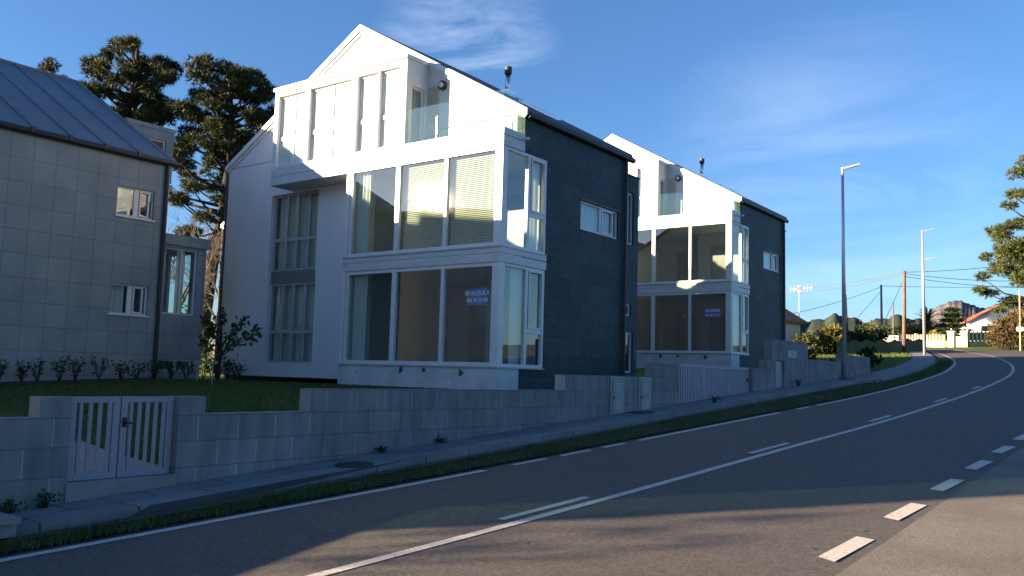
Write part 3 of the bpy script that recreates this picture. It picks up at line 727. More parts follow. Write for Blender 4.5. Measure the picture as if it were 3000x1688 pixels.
bar_gate('garden_gate', 'small pale double gate of vertical bars between two block piers', -1.19, -.02, .40, .40, 1.25, [(0,.47),(.47,1)], .035, .088)
g2 = bar_gate('driveway_gate', 'wide lilac grey slatted driveway gate in the block wall between both houses', 12.55, 16.86, 1.0, 1.2, 1.95, [(0,.32),(.32,1)], .07, .115)
q = MB(); q.tube([(.03,4.16,.62),(.06,4.16,.62)], .05, 12); q.build('lock', M['black'], g2)
for i, (y0, lab) in enumerate(((9.42,'grey utility cabinet door set in the block wall, nearer the bay window'),(10.58,'grey utility cabinet door set in the block wall, nearer the driveway gate'))):
    Cb = thing('meter_cabinet', lab, 'utility cabinet', (0,y0,.84), 0, 'meter cabinets in the wall')
    f = MB(); f.box(0,0,.0,.025,.54,.78); f.build('frame', M['cabinet'], Cb)
    d = MB(); d.box(.025,.07,.05,.04,.47,.73); dd = d.build('door', M['cabinet'], Cb)
    for z0 in (.12,.46):
        l = MB()
        for k in range(5): l.box(.04,.14,z0+k*.04,.048,.40,z0+k*.04+.02)
        l.build('louvre_panel', M['frame_grey'], dd)
    k = MB(); k.tube([(.04,.10,.36),(.06,.10,.36)], .02, 10); k.build('lock', M['black'], dd)
# manhole covers, gully and weeds along the foot of the wall
for (x, y, r1, lab) in ((.62,2.1,.24,'round iron manhole cover in the pavement close to the garden gate'),(.30,10.2,.26,'dark iron manhole cover in the pavement below the meter cabinets'),(.42,24.0,.25,'dark iron manhole cover in the pavement at the foot of the street lamp')):
    q = MB(lambda a, b, c, x=x, y=y: (x+a, y+b, c+zg(y+b)+.13)); q.tube([(0,0,0),(0,0,.012)], r1, 24); q.tube([(0,0,.008),(0,0,.016)], r1*.8, 24)
    tag(q.build('manhole_cover', M['iron']), lab, 'manhole cover', 'manhole covers in the pavement')
q = MB(); z = zg(-2.5); q.box(.25,-3.6,z+.1,.9,-2.05,z+.27); q.box(.9,-3.6,z+.22,.97,-2.05,z+.27)
tag(q.build('drain_kerb', M['concrete']), 'low concrete drain surround standing on the pavement left of the gate', 'drain')

# ------------------------------------------------------------------ plants
def rnd_dir():
    while True:
        v = Vector((random.uniform(-1,1),random.uniform(-1,1),random.uniform(-1,1)))
        if .05 < v.length < 1: return v.normalized()
def tufts(mb, c, rx, rz, n, L, nb=7, w=.03, up=.35):
    vs = []; fs = []
    for _ in range(n):
        d = rnd_dir(); rr = random.random()**.45
        p = Vector((c[0]+d.x*rx*rr, c[1]+d.y*rx*rr, c[2]+d.z*rz*rr))
        axis = (d + Vector((0,0,up)) + rnd_dir()*.5).normalized()
        for k in range(nb):
            q = (axis + rnd_dir()*.85).normalized(); s = q.cross(rnd_dir()).normalized()*w
            l = L*random.uniform(.6,1.15); i = len(vs)
            vs += [tuple(p-s), tuple(p+s), tuple(p+q*l)]; fs.append((i,i+1,i+2))
    mb.add(vs, fs)
def pine(name, label, pos, trunk, clumps, r0, mat='needle', group=None, n=75, L=.36, w=.028, limb_from=.45):
    """trunk: local points; clumps: (x, y, z, rx, rz) foliage masses, each carried by a limb"""
    T = thing(name, label, 'tree', pos, 0, group)
    t_ = MB(); t_.tube(trunk, [r0*(1-.75*i/(len(trunk)-1)) for i in range(len(trunk))], 10)
    H = trunk[-1][2]
    def on_trunk(z):
        for a, b in zip(trunk, trunk[1:]):
            if z <= b[2]:
                k = max(0,(z-a[2])/(b[2]-a[2])); return Vector(a).lerp(Vector(b), k)
        return Vector(trunk[-1])
    for (x,y,z,rx,rz) in clumps:
        s = on_trunk(max(H*limb_from, z - .45*math.hypot(x,y) - .3)); e = Vector((x,y,z-rz*.3)); m = s.lerp(e,.55) + Vector((random.uniform(-.2,.2),random.uniform(-.2,.2),-.12*math.hypot(x,y)))
        t_.tube([s, m, e], [max(.035,r0*.26), max(.025,r0*.16), .02], 6)
    t_.build('trunk', M['bark'], T, smooth=True)
    c = MB()
    for (x,y,z,rx,rz) in clumps: tufts(c, (x,y,z), rx, rz, int(n*(1.05 if group else 1.7)*rx*rx/.6), L*(1.35 if group else 1), 7, w*(1.5 if group else 1), .7)
    c.build('crown', M[mat], T, recalc=False)
    return T
def polar(az, d, z=0):
    a = R(az-37); return Vector((8.855+d*math.sin(a), -5.636+d*math.cos(a), z))
def screen_clumps(d, specs, base, depth=1.6):
    """foliage masses of one tree: (azimuth, elevation, radius, flatness) seen from the street, spread in depth too"""
    out = []
    for az, el, rx, fl in specs:
        dd = d + random.uniform(-depth,depth); p = polar(az, dd, 1.6 + dd*math.tan(R(el))) - Vector(base)
        out.append((p.x, p.y, p.z, rx, rx*fl))
    return out
def fill(n, az0, az1, el0, el1, r0, r1, fl=.62, inside=None):
    out = []
    while len(out) < n:
        az, el = random.uniform(az0,az1), random.uniform(el0,el1)
        u, v = (az-(az0+az1)/2)/((az1-az0)/2), (el-(el0+el1)/2)/((el1-el0)/2)
        if (u*u+v*v < 1.0 if inside is None else inside(u,v)): out.append((az, el, random.uniform(r0,r1), fl))
    return out
# big pine whose bare trunk shows in the gap between the two houses
b = polar(-19.6, 76, 1.2)
tr = [(x*1.5,y*1.5,z*1.5) for x,y,z in [(0,0,0),(.15,.1,3),(.4,.25,6),(.75,.45,9),(1.0,.5,11.5),(1.05,.45,14),(.7,.2,17)]]
big = lambda L_: [(a,e,r*1.5,f) for a,e,r,f in L_]
sp = fill(74, -22.1, -15.8, 12.4, 18.7, .36, .68) + fill(20, -22.8, -17.2, 9.8, 14.0, .3, .6, .5) + [(-20.9,18.2,.6,.7),(-20.2,18.5,.55,.7),(-18.2,18.0,.7,.6),(-16.4,17.2,.7,.6),(-15.9,16.0,.6,.6),(-17,14.0,.7,.5),
     (-21.2,12.2,.7,.45),(-20.4,11.0,.6,.45),(-21.3,10.0,.6,.4),(-18.0,11.6,.6,.45),(-19.8,9.2,.6,.5),(-20.6,8.2,.7,.4),(-18.9,7.6,.5,.6),(-17.8,12.6,.7,.5),(-16.8,12.9,.6,.5),(-19.3,6.6,.55,.5)]
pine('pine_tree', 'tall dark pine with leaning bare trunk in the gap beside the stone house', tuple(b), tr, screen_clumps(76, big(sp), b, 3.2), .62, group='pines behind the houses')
b = polar(-24.2, 80, 1.2)
tr = [(0,0,0),(.1,0,7),(.0,.1,15),(-.2,.1,21),(-.3,0,27.6)]
sp = fill(74, -27.1, -21.7, 12.8, 18.9, .36, .68) + [(-24.7,18.9,.6,.7),(-25.6,18.2,.6,.7),(-26.7,17.4,.6,.6),(-27.3,15.6,.5,.6),(-23.2,17.6,.6,.6),(-22.2,17.7,.6,.6),(-21.9,15.6,.6,.6),(-22.3,13.2,.7,.5),(-23.4,12.4,.7,.5)]
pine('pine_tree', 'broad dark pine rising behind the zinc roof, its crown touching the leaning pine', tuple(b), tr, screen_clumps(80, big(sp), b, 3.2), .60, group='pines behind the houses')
b = polar(-28.8, 92, 1.2)
pine('pine_tree', 'small pine tip just showing above the zinc roof ridge', tuple(b), [(0,0,0),(0,0,15),(0,0,28)], screen_clumps(92, big([(-29.1,16.6,.6,.7),(-28.9,17.0,.5,.7),(-28.2,16.1,.6,.6),(-29.6,16.2,.5,.6),(-27.6,15.6,.6,.6),(-28.6,15.4,.9,.6)]), b, 2.4), .45, group='pines behind the houses')
# leafless tree and dark evergreen in the gap
def bare_tree(name, label, pos, H, spread, seed, r0=.14):
    rr = random.Random(seed); T = thing(name, label, 'tree', pos); m = MB()
    def grow(p, d, l, r, k):
        q = p + d*l; m.tube([p, p.lerp(q,.5)+Vector((rr.uniform(-1,1),rr.uniform(-1,1),0))*l*.06, q], [r, r*.85, r*.65], 5, False)
        if k == 0: return
        for _ in range(3 if k > 1 else 4):
            nd = (d + Vector((rr.uniform(-1,1),rr.uniform(-1,1),rr.uniform(-.35,.7)))*spread).normalized()
            grow(q, nd, l*rr.uniform(.6,.85), max(.008,r*.58), k-1)
    grow(Vector((0,0,0)), Vector((0,0,1)), H*.3, r0, 5)
    m.build('trunk', M['twig'], T); return T
bare_tree('bare_tree', 'leafless tree with fine twigs behind the low annex roof', tuple(polar(-21.0,44,1.2)), 8.6, .75, 3)
bare_tree('bare_tree', 'leafless tree filling the gap right of the pine trunk', tuple(polar(-18.6,46,1.2)), 7.6, .8, 9)
def bush(name, label, pos, masses, mat, n=160, L=.16, w=.035, group=None, cat='bush', nb=5):
    T = thing(name, label, cat, pos, 0, group); c = MB()
    for (x,y,z,rx,rz) in masses: tufts(c, (x,y,z), rx, rz, int(n*max(.15,rx*rx)), L, nb, w, .2)
    c.build('foliage', M[mat], T, recalc=False)
    s = MB()
    for (x,y,z,rx,rz) in masses: s.tube([(x*.3,y*.3,-.05),(x*.7,y*.7,z*.5),(x,y,z)], [.04,.03,.012], 5)
    s.build('stem', M['bark'], T); return T
bush('evergreen_shrub', 'tall dark evergreen behind the sapling in the gap between the houses', tuple(polar(-20.0,41,1.2)), [(0,0,1.0,.6,1.0),(.2,.2,2.4,.5,1.0),(-.3,.3,1.6,.6,1.2),(0,.3,3.6,.45,.9),(-.5,0,3.0,.5,.8),(.3,.4,1.2,.5,.9)], 'needle', 200, .2, .03)
# clipped row of young shrubs along the stone house
def leaf_plant(name, label, pos, h, r_, n, group=None, mat='leaf', Lf=.10):
    T = thing(name, label, 'shrub', pos, 0, group); s = MB(); c = MB(); vs = []; fs = []
    for i in range(5):
        a = i*1.256+random.uniform(-.4,.4); e = Vector((math.cos(a)*r_*random.uniform(.4,1), math.sin(a)*r_*random.uniform(.4,1), h*random.uniform(.7,1)))
        s.tube([(0,0,-.05), tuple(e*.5+Vector((0,0,.05))), tuple(e)], [.014,.01,.006], 5)
        for k in range(n):
            t_ = random.uniform(.35,1.05); p = e*t_ + rnd_dir()*.05; d = (rnd_dir()+Vector((math.cos(a)*.3,math.sin(a)*.3,.5))).normalized(); sd = d.cross(rnd_dir()).normalized()*Lf*.27
            j = len(vs); vs += [tuple(p), tuple(p+d*Lf*.5+sd), tuple(p+d*Lf), tuple(p+d*Lf*.5-sd)]; fs.append((j,j+1,j+2,j+3))
    c.add(vs, fs); c.build('foliage', M[mat], T, recalc=False); s.build('stem', M['bark'], T); return T
ny = 17
for i in range(ny):
    y = .9 + 8.4*i/(ny-1) + random.uniform(-.12,.12); x = -14.35 + random.uniform(-.15,.15)
    leaf_plant('garden_shrub', 'young leafy shrub in the row along the foot of the stone panel house', (x,y,yard(x,y)+.03), random.uniform(.45,.72), .28, 13, 'shrubs along the stone house')
for i, (a, bb) in enumerate(((12.1,.25),(11.7,.3),(11.3,.2),(10.9,.3),(10.5,.35))):
    p = house_xyz(a, bb, 1.17); leaf_plant('garden_shrub', 'leafy shrub against the white wall beside the wooden stakes', p, random.uniform(.55,.85), .34, 17, 'shrubs by the white wall')
# staked sapling
p = (-12.5, 9.1, 1.14)
T = thing('sapling', 'young broadleaf tree tied to wooden stakes in front of the white wall', 'tree', p)
s = MB(); s.tube([(0,0,-.05),(.03,0,.7),(0,.02,1.4),(-.05,0,1.95)], [.045,.04,.028,.012], 7); c = MB(); vs = []; fs = []
for (ex,ey,ez,z0) in ((1.25,.3,1.55,.75),(.9,-.3,1.25,.55),(1.35,.2,1.35,.7),(-.75,.2,1.5,.8),(-.5,-.2,1.75,1.0),(.5,.4,1.8,1.0),(-.05,0,2.05,1.2),(.2,-.5,1.6,.9),(-.9,0,1.25,.7),(.7,.1,1.7,.9)):
    e = Vector((ex,ey,ez)); a = Vector((0,0,z0)); s.tube([tuple(a), tuple(a.lerp(e,.55)+Vector((0,0,.06))), tuple(e)], [.018,.012,.005], 5)
    for k in range(34):
        t_ = random.uniform(.45,1.05); q = a.lerp(e,t_)+rnd_dir()*.1; d = (rnd_dir()+Vector((0,0,-.1))).normalized(); sd = d.cross(rnd_dir()).normalized()*.045
        j = len(vs); vs += [tuple(q),tuple(q+d*.08+sd),tuple(q+d*.17),tuple(q+d*.08-sd)]; fs.append((j,j+1,j+2,j+3))
c.add(vs, fs); c.build('crown', M['leaf'], T, recalc=False); s.build('trunk', M['bark'], T)
T = thing('tree_stake_frame', 'pale wooden stake frame with a crossbar beside the sapling', 'stake', (p[0]-.28,p[1]-.2,p[2]), R(37))
q = MB(); q.tube([(-.25,0,-.1),(-.25,0,.62)], .03, 8); q.tube([(.35,.1,-.1),(.35,.1,.66)], .03, 8); q.build('post', M['wood'], T)
q = MB(); q.box(-.35,-.03,.52,.45,.0,.60); q.build('crossbar', M['wood'], T)
q = MB(); q.tube([(0,0,0),(.02,0,.62)], .014, 6); tag(q.build('garden_cane', M['wood'], loc=(-10.0,7.2,.98)), 'thin pale cane stuck upright in the lawn', 'cane')
gp_ = CAM + ts*-23 + nn*7.5  # unseen tree added to blur the shadow edge on the near road
bush('shadow_caster_tree', 'leafy tree added out of view beside the unseen house for its dappled shadow', (gp_.x,gp_.y,zg(gp_.y)), [(0,0,4.6,.8,.9),(.5,.3,5.6,.7,.8),(-.4,-.3,3.6,.7,.8),(-.2,.4,6.3,.5,.6),(.6,-.4,4.0,.6,.6)], 'leaf', 110, .2, .04, None, 'tree')
# weeds at the foot of the wall
for (x, y, h, lab) in ((.10,-1.75,.11,'dark weed clump at the foot of the pier left of the garden gate'),(.12,-1.45,.13,'larger weed clump in the corner beside the gate pier'),(.08,3.1,.07,'small weed sprouting under the long block wall'),(.08,4.35,.06,'tiny weed farther along the long block wall'),(.55,13.2,.15,'taller weed growing from the pavement edge by the driveway gate'),(.2,19.9,.18,'weed under the raised wall beyond the driveway gate')):
    leaf_plant('weed', lab, (x,y,zg(y)+.12), h, h*.8, 12, None, 'leaf', .05)

# ------------------------------------------------------------------ street lamps, poles and cables
def lamp(label, x, y, h, arm, r0=.075):
    z = zg(y)+.1
    T = thing('street_lamp', label, 'street lamp', (x,y,z), 0, 'street lamps along the wall')
    q = MB(); q.tube([(0,0,0),(0,0,h*.62),(0,0,h)], [r0,r0*.8,r0*.6], 12); q.tube([(0,0,h-.02),(0,0,h+.05)], r0*.72, 12); q.build('pole', M['pole_metal'], T, smooth=True)
    q = MB(); q.box(-.12,-.12,0,.12,.12,.03); q.build('base_plate', M['iron'], T)
    ex, ey = arm
    q = MB(); L = math.hypot(ex,ey); ux, uy = ex/L, ey/L; px, py = -uy*.09, ux*.09
    def P(t, s, zz): return (ux*t+px*s, uy*t+py*s, zz)
    vs = [P(0,-.5,h-.03),P(0,.5,h-.03),P(L,1,h+.12),P(L,-1,h+.12),P(0,-.5,h+.04),P(0,.5,h+.04),P(L,1,h+.17),P(L,-1,h+.17)]
    q.add(vs, [(0,3,2,1),(4,5,6,7),(0,1,5,4),(1,2,6,5),(2,3,7,6),(3,0,4,7)]); q.build('lamp_head', M['pole_metal'], T)
    return T
lamp('tall grey street lamp standing against the block wall by the far end of the houses', .08, 24.9, 7.25, (.50,.22))
lamp('second street lamp on the grass corner where the road bends', -3.0, 52.2, 7.7, (.62,.3), .085)
lamp('thin white street lamp farthest up the bend behind the second lamp', -4.55, 60.1, 6.5, (.62,.3), .06)
def pole(name, label, x, y, h, r0, mat, lean=(0,0)):
    q = MB(); q.tube([(0,0,-.1),(lean[0]*.5,lean[1]*.5,h*.5),(lean[0],lean[1],h)], [r0,r0*.85,r0*.7], 10)
    return tag(q.build(name, M[mat], loc=(x,y,zg(y)), smooth=True), label, 'utility pole', 'utility poles')
pole('utility_pole', 'weathered brown wooden utility pole on the sunny grass corner', -5.85, 59.7, 5.85, .15, 'pole_wood', (.1,0))
pole('utility_pole', 'black tarred pole right behind the tall street lamp', -9.9, 60.4, 4.3, .13, 'pole_dark', (-.12,0))
pole('utility_pole', 'pale concrete pole between the tall street lamp and the black pole', -10.5, 62.0, 5.2, .11, 'concrete')
pz = polar(23.1, 95); pole('utility_pole', 'grey pole rising behind the bushes near the cream wall', pz.x, pz.y, 6.2, .13, 'pole_wood')
pz = polar(23.75, 120); pole('utility_pole', 'short distant pole just right of the grey pole', pz.x, pz.y, 5.6, .11, 'pole_wood')
top = Vector((-5.75,59.7,zg(59.7)+5.75))
def cable(label, a, b, sag):
    a, b = Vector(a), Vector(b); pts = []
    for i in range(17):
        t_ = i/16; p = a.lerp(b,t_); p.z -= sag*4*t_*(1-t_); pts.append(tuple(p))
    q = MB(); q.tube(pts, .022, 5, False); tag(q.build('overhead_cable', M['cable']), label, 'cable', 'overhead cables')
far = polar(16.5, 72)
cable('upper cable from the wooden pole towards the farther slate house', top, (far.x,far.y,8.85), .25)
cable('lower cable from the wooden pole towards the farther slate house', top-Vector((0,0,.12)), (far.x,far.y,8.45), .30)
fr_ = polar(33.5, 70)
cable('rising cable from the wooden pole to the roadside pine', top, (fr_.x,fr_.y,10.9), .3)
cable('sagging upper cable from the wooden pole past the second lamp', top-Vector((0,0,.1)), (fr_.x,fr_.y,9.15), .35)
cable('sagging lower cable from the wooden pole past the second lamp', top-Vector((0,0,.3)), (fr_.x,fr_.y,8.55), .35)
p2 = polar(23.1, 95)
cable('cable from the grey pole to the farther slate house', (p2.x,p2.y,zg(p2.y)+6.0), (far.x,far.y,6.6), .3)
cable('level cable from the grey pole to the roadside pine', (p2.x,p2.y,zg(p2.y)+6.1), (fr_.x+3,fr_.y+25,11.6), .4)
cable('stay wire leaning from the wooden pole to the ground', top-Vector((0,0,.4)), (-8.6,61.5,zg(61)), 0)
cable('stay wire leaning from the grey pole into the bushes', (p2.x,p2.y,zg(p2.y)+5.6), (p2.x-3.6,p2.y-1,zg(p2.y)+1), 0)

# ------------------------------------------------------------------ beyond the bend
def far_bush(label, az, d, top, r_, mat, k=5, cat='bush', name='roadside_bush', group='bushes beyond the block wall'):
    p_ = polar(az, d); z = zg(p_.y)-.1; ms = []; top *= .82 if name == 'roadside_bush' else 1
    for i in range(k):
        ms.append((random.uniform(-.6,.6)*r_, random.uniform(-.6,.6)*r_, top*random.uniform(.35,.75), r_*random.uniform(.5,.75), top*random.uniform(.25,.36)))
    return bush(name, label, (p_.x,p_.y,z), ms, mat, 150, .22, .06, group)
far_bush('dark green bush growing right beside the farther slate house', 18.9, 60, 2.3, .9, 'leaf_olive')
far_bush('olive bush with yellow tips left of the tall street lamp', 19.9, 62, 2.9, 1.2, 'leaf_olive', 7)
far_bush('round olive bush directly behind the tall street lamp', 20.8, 66, 2.6, 1.0, 'leaf_olive', 6)
far_bush('dark bush just right of the black pole', 21.7, 66, 2.7, 1.0, 'leaf', 6)
far_bush('tall dark bush with pale stems in the middle of the row', 22.4, 68, 3.1, .9, 'leaf_olive', 6)
far_bush('dark bush ending the row before the cream wall', 23.0, 69, 2.7, .9, 'leaf', 6)
far_bush('low reddish bush on top of the block wall end', 18.6, 37, 1.3, .5, 'leaf_brown', 4)
far_bush('low dry bush behind the block wall near the lamp', 20.6, 38, 1.0, .6, 'leaf_brown', 4)
far_bush('small dark shrub at the end of the block wall', 22.3, 40, 1.5, .45, 'leaf', 4)
# dry terrace bank
q = MB(); A = polar(20.5,60); B_ = polar(25.3,72); vs = []; fs = []
for i in range(25):
    t_ = i/24; p_ = A.lerp(B_,t_); z = zg(p_.y)
    for k, (dx, dz) in enumerate(((.8,-.1),(.2,.45),(-.4,.95+.12*math.sin(i*1.7)),(-5,1.0),(-9,.4))): vs.append((p_.x+dx*.3+random.uniform(-.1,.1), p_.y-dx*.9+random.uniform(-.1,.1), z+dz+random.uniform(-.05,.05)))
    if i: fs += [((i-1)*5+k,(i-1)*5+k+1,i*5+k+1,i*5+k) for k in range(4)]
q.add(vs, fs); kind(q.build('terrace_bank', M['field'], smooth=True), 'structure')
# cream boundary wall with posts, gate pillars, stone wall with green panels
def line_wall(name, label, A, B_, h, th, mat, posts=0, ph=.5, pw=.11, cap=True):
    A, B_ = Vector(A), Vector(B_); d = (B_-A); L = d.length; rz = math.atan2(d.y, d.x)
    T = thing(name, label, 'wall', (A.x,A.y,0), rz)
    za, zb = zg(A.y), zg(B_.y)
    q = MB(); q.add([(0,-th,za-.5),(L,-th,zb-.5),(L,th,zb-.5),(0,th,za-.5),(0,-th,za+h),(L,-th,zb+h),(L,th,zb+h),(0,th,za+h)], [(0,3,2,1),(4,5,6,7),(0,1,5,4),(1,2,6,5),(2,3,7,6),(3,0,4,7)])
    q.build('wall_base', M[mat], T)
    for i in range(posts):
        x = L*(i+.5)/posts; z = za+(zb-za)*x/L+h; q = MB(); big = i % 6 == 0
        w_ = pw*(1.7 if big else 1); hh = ph*(1.15 if big else 1)
        q.box(x-w_/2,-th*.8,z,x+w_/2,th*.8,z+hh); q.box(x-w_/2-.02,-th,z+hh,x+w_/2+.02,th,z+hh+.05); q.build('wall_post', M['cream'], T)
    return T
line_wall('cream_wall', 'low cream garden wall topped with a row of small posts beyond the bend', polar(24.0,92), polar(26.55,84.5), .62, .12, 'cream', 16, .52)
for az, lab in ((26.85,'left cream gate pillar at the end of the post-topped wall'),(27.55,'right cream gate pillar next to the stone wall with green panels')):
    p_ = polar(az, 84.2); T = thing('gate_pillar', lab, 'pillar', (p_.x,p_.y,zg(p_.y)), 0, 'cream gate pillars')
    q = MB(); q.box(-.24,-.24,-.2,.24,.24,1.4); q.build('shaft', M['cream'], T)
    q = MB(); q.box(-.3,-.3,1.4,.3,.3,1.5); q.build('cap', M['cream'], T)
p0, p1 = polar(26.97,84.1), polar(27.42,84.1)
q = MB(); q.box(0,-.04,.1,(p1-p0).length,.04,1.05); o = q.build('courtyard_gate', M['cream'], loc=(p0.x,p0.y,zg(p0.y))); o.rotation_euler = (0,0,math.atan2((p1-p0).y,(p1-p0).x)); tag(o, 'closed pale gate between the two cream pillars', 'gate')
A, B_ = polar(27.75,84.3), polar(29.35,86.5)
T = line_wall('stone_wall', 'yellow stone wall carrying green fence panels between pale posts', A, B_, .62, .14, 'brickstone')
L = (B_-A).length; za, zb = zg(A.y), zg(B_.y); n = 8
for i in range(n+1):
    x = L*i/n; z = za+(zb-za)*i/n+.62; q = MB(); q.box(x-.06,-.1,z,x+.06,.1,z+.85); q.build('wall_post', M['cream'], T)
    if i < n: q = MB(); q.box(x+.08,-.03,z+.06,x+L/n-.08,.03,z+.74); q.build('fence_panel', M['greenpanel'], T)
line_wall('cream_wall', 'short distant cream wall behind the bushes and the wooden pole', polar(23.05,104), polar(24.6,100), 1.0, .12, 'cream')
def gable_house(name, label, pos, rz, w, d, h, rh, wallm, holes=()):
    H = thing(name, label, 'house', pos, rz)
    q = MB(); q.box(0,0,-1,w,d,h); q.prism([(0,h),(w,h),(w/2,h+rh)], 1, 0, d); q.build('wall', M[wallm], H)
    o = .35; k = rh/(w/2)
    q = MB(); q.prism([(-o,h-k*o),(w/2,h+rh),(w/2,h+rh+.16),(-o,h-k*o+.16)], 1, -o, d+o); q.prism([(w+o,h-k*o),(w/2,h+rh),(w/2,h+rh+.16),(w+o,h-k*o+.16)], 1, -o, d+o); q.build('roof', M['tile'], H)
    for (x0,x1,z0,z1) in holes:
        f = MB(FRONT); f.box(x0,z0,-.02,x1,z1,.03); f.box(x0+.08,z0+.08,.03,x1-.08,z1-.08,.034,1); f.build('window', [M['frame'], M['black']], H)
    return H
hp = polar(11.2, 62)
gable_house('tiled_cottage', 'cream cottage with a red tiled roof peeping out behind the farther slate house', (hp.x,hp.y,zg(hp.y)), R(-16), 5.3, 6, 2.6, 1.5, 'cream', [(3.2,4.6,.2,1.9)])
T = thing('roof_aerial', 'spindly red and white television aerial above the red tiled cottage', 'aerial', (polar(18.35,64).x, polar(18.35,64).y, 6.0))
q = MB(); q.tube([(0,0,0),(0,0,2.4)], .025, 6); q.build('mast', M['pole_metal'], T)
q = MB(); q.tube([(-.7,0,2.1),(.9,.1,2.2)], .02, 5)
for i in range(7): x = -.6+.24*i; q.tube([(x,-.05,1.85+.06*i*.2),(x,.05,2.4)], .012, 4)
q.build('dipole', M['frame'], T)
q = MB(); q.box(-.15,-.02,2.0,.12,.02,2.28); q.build('reflector', plain('red_plastic', (.45,.06,.05)), T)
hp = polar(27.75, 106)
gable_house('tiled_house', 'white house with a large red tiled roof behind the green fence panels', (hp.x,hp.y,zg(hp.y)), R(20), 8, 10, 2.6, 2.0, 'housewhite', [(1.2,2.4,.6,2.2),(4.2,5.6,.6,2.2)])
# palm, araucaria, yellow bush, roadside pine, russet hedge, sign post
p_ = polar(25.6, 93); T = thing('palm_tree', 'round headed palm beside the third street lamp', 'tree', (p_.x,p_.y,zg(p_.y)))
q = MB(); q.tube([(0,0,0),(0,0,2.4)], [.28,.22], 10); q.build('trunk', M['bark'], T)
q = MB(); vs = []; fs = []
for i in range(80):
    a = random.uniform(0,6.283); el = random.uniform(-.6,1.35); L = random.uniform(1.2,1.75); p = Vector((0,0,2.5)); d = Vector((math.cos(a)*math.cos(el),math.sin(a)*math.cos(el),math.sin(el))); sd = Vector((-math.sin(a),math.cos(a),0))*.09
    for k in range(5):
        p2_ = p + d*L/5; d = (d+Vector((0,0,-.16))).normalized(); j = len(vs); vs += [tuple(p-sd),tuple(p+sd),tuple(p2_+sd),tuple(p2_-sd)]; fs.append((j,j+1,j+2,j+3)); p = p2_
q.add(vs, fs); q.build('crown', M['leaf_palm'], T, recalc=False)
p_ = polar(26.95, 92); T = thing('conifer_tree', 'dark tiered conifer in front of the red roofed white house', 'tree', (p_.x,p_.y,zg(p_.y)))
q = MB(); q.tube([(0,0,0),(0,0,3.6)], [.14,.03], 8); q.build('trunk', M['bark'], T)
q = MB()
for lv in range(6):
    z = .9+.5*lv; rr = 1.75*(1-lv/7)
    for k in range(8):
        a = k*.785+lv*.4
        for s_ in (.35,.65,.95): tufts(q, (math.cos(a)*rr*s_, math.sin(a)*rr*s_, z+.12*s_), .25, .12, 12, .25, 6, .035)
q.build('crown', M['leaf'], T, recalc=False)
far_bush('bright yellow bush behind the post-topped cream wall', 26.15, 90, 1.7, .75, 'leaf_yellow', 5, group=None, name='yellow_bush')
far_bush('dark hedge bush between the palm and the utility pole', 24.6, 96, 2.4, 1.3, 'leaf_olive', 6, group=None, name='garden_bush')
far_bush('dark hedge bush under the palm', 25.2, 95, 2.0, 1.1, 'leaf', 6, group=None, name='garden_bush')
b = polar(31.3, 84, zg(80)-.1)
sp = fill(26, 29.3, 33.6, 5.6, 9.6, .7, 1.15) + [(30.4,12.2,.7,.7),(31,12.8,.8,.7),(30.2,11.0,.7,.5),(30.0,10.4,.6,.5),(30.9,11.0,.9,.6),(32,11.6,1.1,.7),(29.2,9.0,.7,.45),(29.7,9.1,.7,.45),(30.4,9.3,.9,.45),(31.4,9.2,1.0,.5),
     (28.8,7.5,.6,.5),(28.5,6.4,.6,.5),(28.4,5.6,.6,.4),(28.9,5.4,.7,.4),(29.3,4.4,.5,.35),(30.0,4.9,.9,.5),(30.2,3.8,.9,.6),(30.4,2.9,.8,.7)]
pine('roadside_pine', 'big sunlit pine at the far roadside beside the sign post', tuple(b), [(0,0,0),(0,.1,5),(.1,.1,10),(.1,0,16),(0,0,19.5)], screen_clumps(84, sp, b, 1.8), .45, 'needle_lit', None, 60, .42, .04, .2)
for i, (az, d, h, r_) in enumerate(((29.55,80,2.6,1.2),(30.0,79,3.0,1.4),(30.6,80,3.4,1.5),(29.3,82,1.8,.9))):
    far_bush(('russet hedge clump at the end of the stone wall','russet hedge clump in front of the pine trunk','tall russet hedge clump behind the sign post','low russet hedge clump touching the green panels')[i], az, d, h, r_, 'leaf_brown', 7, group='russet hedge under the roadside pine', name='russet_hedge')
p_ = polar(30.35, 76); T = thing('sign_post', 'thin pale sign post with a small white plate on the far verge', 'sign', (p_.x,p_.y,zg(p_.y)))
q = MB(); q.tube([(0,0,-.1),(.06,0,4.6)], .055, 8); q.build('post', M['wood'], T)
q = MB(); q.box(-.2,-.09,1.5,.24,-.06,1.8); q.build('plate', M['frame'], T)
kind(sheet('far_verge', fr(-9,14,12), fr(72.5,92,10), lambda x, y: zg(y)+.02 + (.12 if y > 75.5 else 0) - (0.0 if x > -6 else .05), M['verge']), 'structure')
